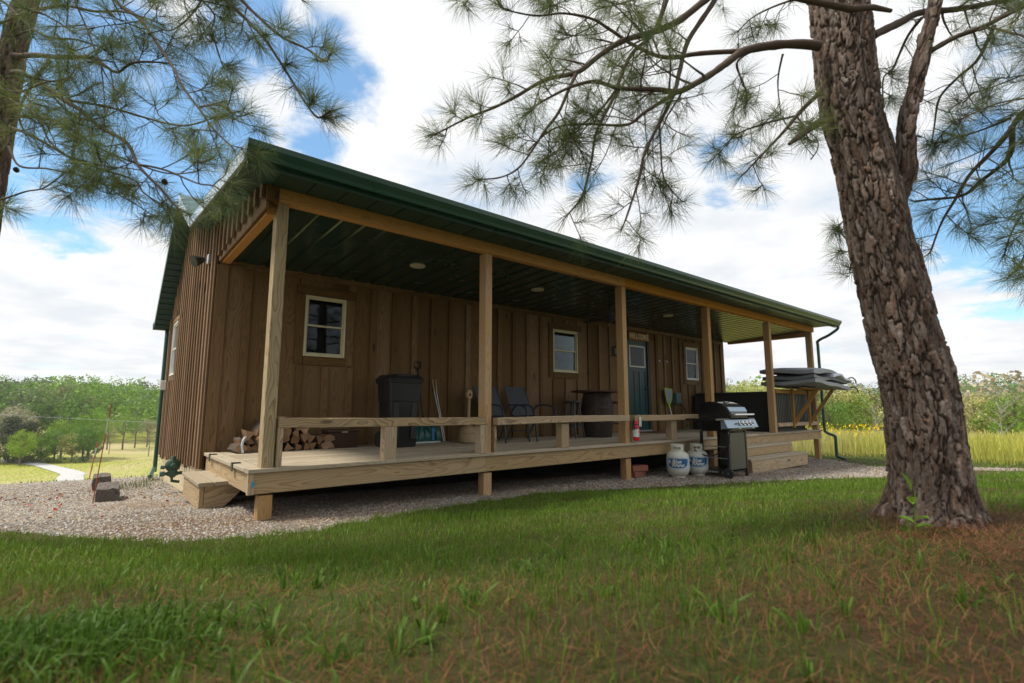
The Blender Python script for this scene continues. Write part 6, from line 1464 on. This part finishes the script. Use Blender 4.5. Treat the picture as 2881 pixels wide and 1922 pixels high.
# ------------------------------------------------------------------ woods
M['crown'] = leafmat('tree leaves', trans=.3, rough=.6, objvar=1)
M['crown2'] = leafmat('far tree leaves', trans=.3, rough=.6)
M['treebark'] = plain('grey tree bark', (.16,.13,.105), .9, noise_amt=.3, nscale=8)
M['palebark'] = plain('pale dead bark', (.30,.28,.26), .9, noise_amt=.2, nscale=8)
def crown_arrays(seed, H, wid, lobes, per, card, low=.28, conifer=False):
    g = np.random.default_rng(seed); n = lobes
    if conifer:
        hz_ = g.uniform(low, 1, n); rr_ = wid*.5*(1-hz_)*1.15+.03; a = g.uniform(0, 2*np.pi, n); C = np.stack([np.cos(a)*rr_*.7*H, np.sin(a)*rr_*.7*H, hz_*H], -1); lr = (.10+.10*(1-hz_))*H
    else:
        u = g.normal(size=(n, 3)); u /= np.linalg.norm(u, axis=1)[:, None]; f = g.uniform(.35, 1, n)**.5
        C = u*f[:, None]*np.array([wid*.5, wid*.5, (1-low)*.42])*H; C[:, 2] += H*(low+(1-low)*.5); lr = g.uniform(.09, .17, n)*H
    m = n*per; ci = np.repeat(np.arange(n), per); d = g.normal(size=(m, 3)); d /= np.linalg.norm(d, axis=1)[:, None]
    P = C[ci]+d*(lr[ci]*g.uniform(.55, 1.05, m))[:, None]*np.array([1, 1, .75])
    nn = d+g.normal(0, .55, (m, 3)); nn /= np.linalg.norm(nn, axis=1)[:, None]
    a = np.cross(nn, g.normal(size=(m, 3))); a /= np.linalg.norm(a, axis=1)[:, None]; b = np.cross(nn, a); s = card*g.uniform(.6, 1.4, m)[:, None]/2
    V = np.stack([P-a*s-b*s*.5, P+a*s*.2-b*s, P+a*s+b*s*.6, P-a*s*.3+b*s], 1)
    jit = g.uniform(.85, 1.15, m)*g.uniform(.82, 1.18, n)[ci]
    return V, jit
def trunk_mb(H, wid, rs, r, low=.3, bare=False):
    mb = MB(); mb.tube([(0,0,-.3),(0.02*H,0,H*.25),(-.01*H,.01*H,H*.55),(0,0,H*.85)], [r,r*.8,r*.5,r*.15], 7)
    for i in range(16 if bare else 8):
        h = H*rs.uniform(low, .8); a = rs.uniform(0, 6.28); L_ = wid*H*.5*rs.uniform(.5, .95)
        p = Vector((0,0,h)); q = p+Vector((math.cos(a)*L_*.5, math.sin(a)*L_*.5, L_*.5)); e = p+Vector((math.cos(a+.3)*L_, math.sin(a+.3)*L_, L_*.9))
        mb.tube([p, q, e], [r*.35, r*.2, r*.06], 5)
        if bare:
            for k in range(4):
                a2 = rs.uniform(0, 6.28); f = rs.uniform(.3, 1); s = p.lerp(q, f) if f < .6 else q.lerp(e, rs.random()); mb.tube([s, s+Vector((math.cos(a2)*.2, math.sin(a2)*.2, .25))*L_*.8], [r*.12, r*.03], 4)
    return mb
protos = {}
def proto(kind):
    if kind in protos: return protos[kind]
    sp = {'round': (1, .80, 60, 100, .020, .18), 'tall': (2, .55, 56, 100, .019, .16), 'airy': (3, .62, 34, 60, .016, .36), 'bush': (4, 1.3, 40, 90, .032, .02), 'conifer': (5, .5, 80, 70, .020, .10)}
    sd_, wid, lo_, per, card, low = sp[kind]; V, jit = crown_arrays(sd_, 1.0, wid, lo_, per, card, low, kind == 'conifer'); m = len(V)
    c = np.ones((m, 3))*jit[:, None]
    me = np_mesh('crown', V.reshape(-1, 3), np.arange(m*4).reshape(-1, 4), M['crown'], col=np.repeat(c, 4, 0))
    tmb = trunk_mb(1.0, wid, random.Random(sd_), .026 if kind != 'bush' else .01, low).mesh('trunk', M['treebark'], sm=60)
    protos[kind] = (me, tmb); return protos[kind]
TREEC = {'green': (.14,.25,.035), 'lime': (.28,.43,.04), 'yellow': (.44,.45,.15), 'olive': (.20,.20,.075), 'dark': (.10,.125,.06), 'tan': (.42,.36,.24), 'grey': (.17,.24,.10), 'fresh': (.20,.34,.035)}
ntree = 0
def place_tree(px, ybase, ytop, kind, colname, label, name='broadleaf_tree', wide=1.0, dist=None):
    p = onterrain(px, ybase) if dist is None else None
    if p is None:
        d = ray(px, 1150); h_ = Vector((d.x, d.y, 0)).normalized(); p = CAM+h_*dist; p.z = hz(p.x, p.y)
    dep = (p-CAM).dot(FW)
    H_ = (ybase-ytop)/1415.8*dep if dist is None else ((1149-ytop)/1415.8*dep+CAM.z-p.z)
    t = thing(name, p, label, 'tree' if kind != 'bush' else 'bush', rz=random.uniform(0, 6))
    cr_, tk = proto(kind); o = link('crown', cr_, t); o.scale = (H_*wide, H_*wide, H_); c = [v*.9 for v in TREEC[colname]]; o.color = (*[v*random.uniform(.92, 1.08) for v in c], 1)
    o2 = link('trunk', tk, t); o2.scale = (H_, H_, H_); return t
TL = [
 (20, 1302, 1178, 'conifer', 'dark', 'dark evergreen at the far left edge behind the drive', 'evergreen_tree', 1.5),
 (72, 1300, 1190, 'conifer', 'dark', 'second dark evergreen, right of the lime coloured tree', 'evergreen_tree', 1.3),
 (54, 1309, 1206, 'round', 'lime', 'bright lime green small tree between dark evergreens', 'broadleaf_tree', .8),
 (16, 1295, 1140, 'tall', 'tan', 'tan half leafed tall tree above the dark evergreens', 'broadleaf_tree', 1.2),
 (112, 1304, 1225, 'round', 'fresh', 'fresh green rounded tree by the bend of the drive', 'broadleaf_tree', 1.0),
 (150, 1300, 1205, 'round', 'green', 'mid green tree with spreading crown at the valley edge', 'broadleaf_tree', 1.0),
 (168, 1290, 1178, 'tall', 'lime', 'lime green tree rising above the valley thicket', 'broadleaf_tree', 1.0),
 (200, 1300, 1215, 'round', 'yellow', 'yellow green broad tree in the middle of the thicket', 'broadleaf_tree', 1.1),
 (232, 1299, 1195, 'tall', 'green', 'tall green tree at the right end of the thicket', 'broadleaf_tree', 1.1),
 (248, 1290, 1145, 'tall', 'fresh', 'tallest light green tree behind the thicket', 'broadleaf_tree', .9),
 (268, 1288, 1240, 'round', 'green', 'small green tree left of the bare trunks', 'broadleaf_tree', .9),
 (300, 1266, 1180, 'airy', 'yellow', 'thin trunked airy tree, first right of the thicket', 'broadleaf_tree', .8),
 (345, 1266, 1162, 'airy', 'fresh', 'thin trunked tree with large airy crown near the cabin corner', 'broadleaf_tree', .95),
 (378, 1262, 1175, 'airy', 'grey', 'grey green airy tree with bare stems near the cabin corner', 'broadleaf_tree', .8),
 (412, 1258, 1175, 'airy', 'tan', 'almost leafless branching tree beside the downspout', 'broadleaf_tree', .8),
]
for a in TL: place_tree(a[0], a[1], a[2], a[3], a[4], a[5], a[6], a[7])
for i, (px, yb, yt, cn) in enumerate(((30,1302,1272,'grey'),(62,1305,1275,'olive'),(100,1303,1268,'grey'),(135,1303,1276,'green'),(165,1304,1278,'grey'),(215,1304,1280,'grey'),(240,1302,1272,'dark'),(-15,1306,1265,'green'))):
    place_tree(px, yb, yt, 'bush', cn, ['grey green bush at the far left beside the drive','olive bush where the drive enters the trees','grey bush left of the drive bend','green bush behind the drive bend','grey low bush in the centre of the hedge line','low grey bush right of centre in the hedge line','dark bush ending the hedge line on the right','green bush outside the evergreens at the left edge'][i], 'valley_bush', .8)
TRr = [
 (2075, 46, 1062, 'round', 'yellow', 'yellow green tree seen above the hot tub left of the fifth post', 1.1),
 (2135, 50, 1066, 'round', 'yellow', 'broad pale yellow tree behind the tub cover', 1.2),
 (2330, 52, 1110, 'tall', 'green', 'green tree right behind the downspout', 1.1),
 (2400, 58, 1105, 'tall', 'fresh', 'green tree between the downspout and the pine trunk', 1.0),
 (2360, 60, 1075, 'round', 'yellow', 'yellow green tree over the end of the tub cover', 1.1),
 (2445, 66, 1085, 'round', 'olive', 'olive tree just left of the pine trunk', 1.1),
 (2740, 60, 1098, 'round', 'yellow', 'yellow green tree just right of the pine trunk', 1.1),
 (2850, 58, 1095, 'round', 'fresh', 'fresh green tree at the right edge of the photo', 1.1),
 (2790, 72, 1080, 'tall', 'tan', 'tan half leafed tree behind the white barked one', 1.1),
]
for px, dist, yt, kind, cn, lab, wd_ in TRr: place_tree(px, None, yt, kind, cn, lab, wide=wd_, dist=dist)
def bare(px, dist, ytop, lab, mat):
    d = ray(px, 1150); h_ = Vector((d.x, d.y, 0)).normalized(); p = CAM+h_*dist; p.z = hz(p.x, p.y); H_ = (1149-ytop)/1415.8*(p-CAM).dot(FW)+CAM.z-p.z
    t = thing('bare_tree', p, lab, 'tree'); rs = random.Random(int(px)); me = trunk_mb(1.0, .75, rs, .013, .3, True)
    o = me.build('trunk', mat, t, sm=60); o.scale = (H_,)*3
bare(2812, 46, 1118, 'white barked bare tree at the right beyond the meadow', M['palebark'])
bare(2462, 50, 1120, 'pale bare branching tree against the woods left of the pine trunk', M['palebark'])
bare(428, 95, 1180, 'grey bare forked tree beside the cabin corner in the valley', M['treebark'])
bare(318, 98, 1195, 'slim grey bare tree in the valley left of the airy trees', M['treebark'])
# far closed woodland as masses
def woods(name, N, d0, d1, a0, a1, hmin, hmax, label, pal_):
    VV = []; CC = []; g = np.random.default_rng(abs(hash(label)) % 1 + 77)
    lib = [crown_arrays(40+i, 1.0, w_, 24, 30, .036, .10) for i, w_ in enumerate((.8, .95, .7, 1.05, .85))]
    r = np.sqrt(g.uniform(d0*d0, d1*d1, N)); a = np.radians(g.uniform(a0, a1, N)); X = -1.143+r*np.sin(a); Y = -4.732+r*np.cos(a); Z = height(X, Y)-.6
    for i in range(N):
        V, j = lib[g.integers(0, 5)]; h = g.uniform(hmin, hmax); th = g.uniform(0, 6.28); c, s = math.cos(th), math.sin(th)
        v = V*h; x = v[..., 0]*c-v[..., 1]*s+X[i]; y = v[..., 0]*s+v[..., 1]*c+Y[i]; VV.append(np.stack([x, y, v[..., 2]+Z[i]], -1))
        col_ = np.array(pal_[g.integers(0, len(pal_))])*g.uniform(.85, 1.15); CC.append(np.repeat((j[:, None]*col_[None])[:, None, :], 4, 1))
    V = np.concatenate(VV); C_ = np.concatenate(CC); m = len(V)
    me = np_mesh(name, V.reshape(-1, 3), np.arange(m*4).reshape(-1, 4), M['crown2'], col=C_.reshape(-1, 3))
    return tag(link(name, me), label, 'woods', kind='stuff')
gp = [TREEC[k] for k in ('green','fresh','green','olive','fresh','green','grey','green','dark')]
yp_ = [TREEC[k] for k in ('green','yellow','yellow','olive','tan','fresh','tan')]
woods('far_woods_left', 330, 116, 235, -16, 14, 7, 13, 'closed spring green woodland on the hill at left', gp)
woods('far_woods_right', 270, 60, 130, 56, 96, 6, 11, 'pale yellow and tan spring woodland beyond the meadow', yp_)
woods('distant_ridge_woods', 170, 170, 330, 50, 100, 9, 14, 'distant green ridge woodland on the right horizon', [TREEC['green'], TREEC['dark'], TREEC['grey']])

# ---- the stand of pines behind the viewpoint (seen in the panes and in their shade)
def far_pine(loc, hgt, label, seed, f0=.30, Lr=2.3, dens_=11):
    b = Vector(loc); b.z = hz(b.x, b.y); t = thing('pine_tree', b, label, 'pine tree', 'pines of the grove behind the viewpoint'); rs = random.Random(seed); ND = Needles()
    MB().tube([(0,0,-.1),(.03,0,hgt*.3),(-.02,.04,hgt*.6),(0,0,hgt)], [.19,.16,.12,.03], 12).build('trunk', M['twig'], t, sm=60)
    mb = MB()
    for i in range(34):
        h = hgt*(f0+(.98-f0)*i/34); a = i*2.4; L_ = Lr*(1-.62*i/34); d = Vector((math.cos(a), math.sin(a), .1)); P = [Vector((0,0,h))+d*(L_*f)+Vector((0,0,-.15*f*f)) for f in (0,.4,.75,1)]
        mb.tube(P, [.03,.02,.012,.006], 5)
        for k in range(dens_):
            f = rs.uniform(.2, 1); p = Vector((0,0,h))+d*(L_*f); q = p+Vector((rs.uniform(-.4,.4), rs.uniform(-.4,.4), rs.uniform(-.2,.25))); mb.tube([p, q], [.006,.003], 4); ND.tuft(q+b, q-p, 26, .20)
    mb.build('limb', M['twig'], t); ND.build(t, b, width=.006)
for i, (x, y, h) in enumerate(((-3.4,-6.6,7.5),(.9,-8.2,8),(4.6,-7.8,7.6),(-1.6,-11.5,9))):
    far_pine((x, y, 0), h, ['pine behind the viewpoint, nearest one on the left','pine behind the viewpoint, straight behind in the grove','pine behind the viewpoint, on the right of the grove','pine behind the viewpoint, farthest back in the grove'][i], 60+i)

far_pine((-3.1, -3.9, 0), 8.5, 'added unseen pine beside the viewpoint, its crown set to shade the foreground lawn', 71, f0=.44, Lr=3.6, dens_=32)  # added out of view; wide dense crown shaped to shade the foreground
# ------------------------------------------------------------------ air
hm = bpy.data.materials.new('valley haze'); hm.use_nodes = True; ht = hm.node_tree; ht.nodes.clear()
ho = ht.nodes.new('ShaderNodeOutputMaterial'); pv = ht.nodes.new('ShaderNodeVolumePrincipled'); pv.inputs['Color'].default_value = (.88,.94,1,1); pv.inputs['Density'].default_value = .0004; pv.inputs['Anisotropy'].default_value = .3
ht.links.new(pv.outputs[0], ho.inputs['Volume'])
hb = MB().b2((-960,-960,-12), (960,960,26)).build('haze', hm); tag(hb, kind='stuff', label='thin pale haze in the valley air', cat='haze')
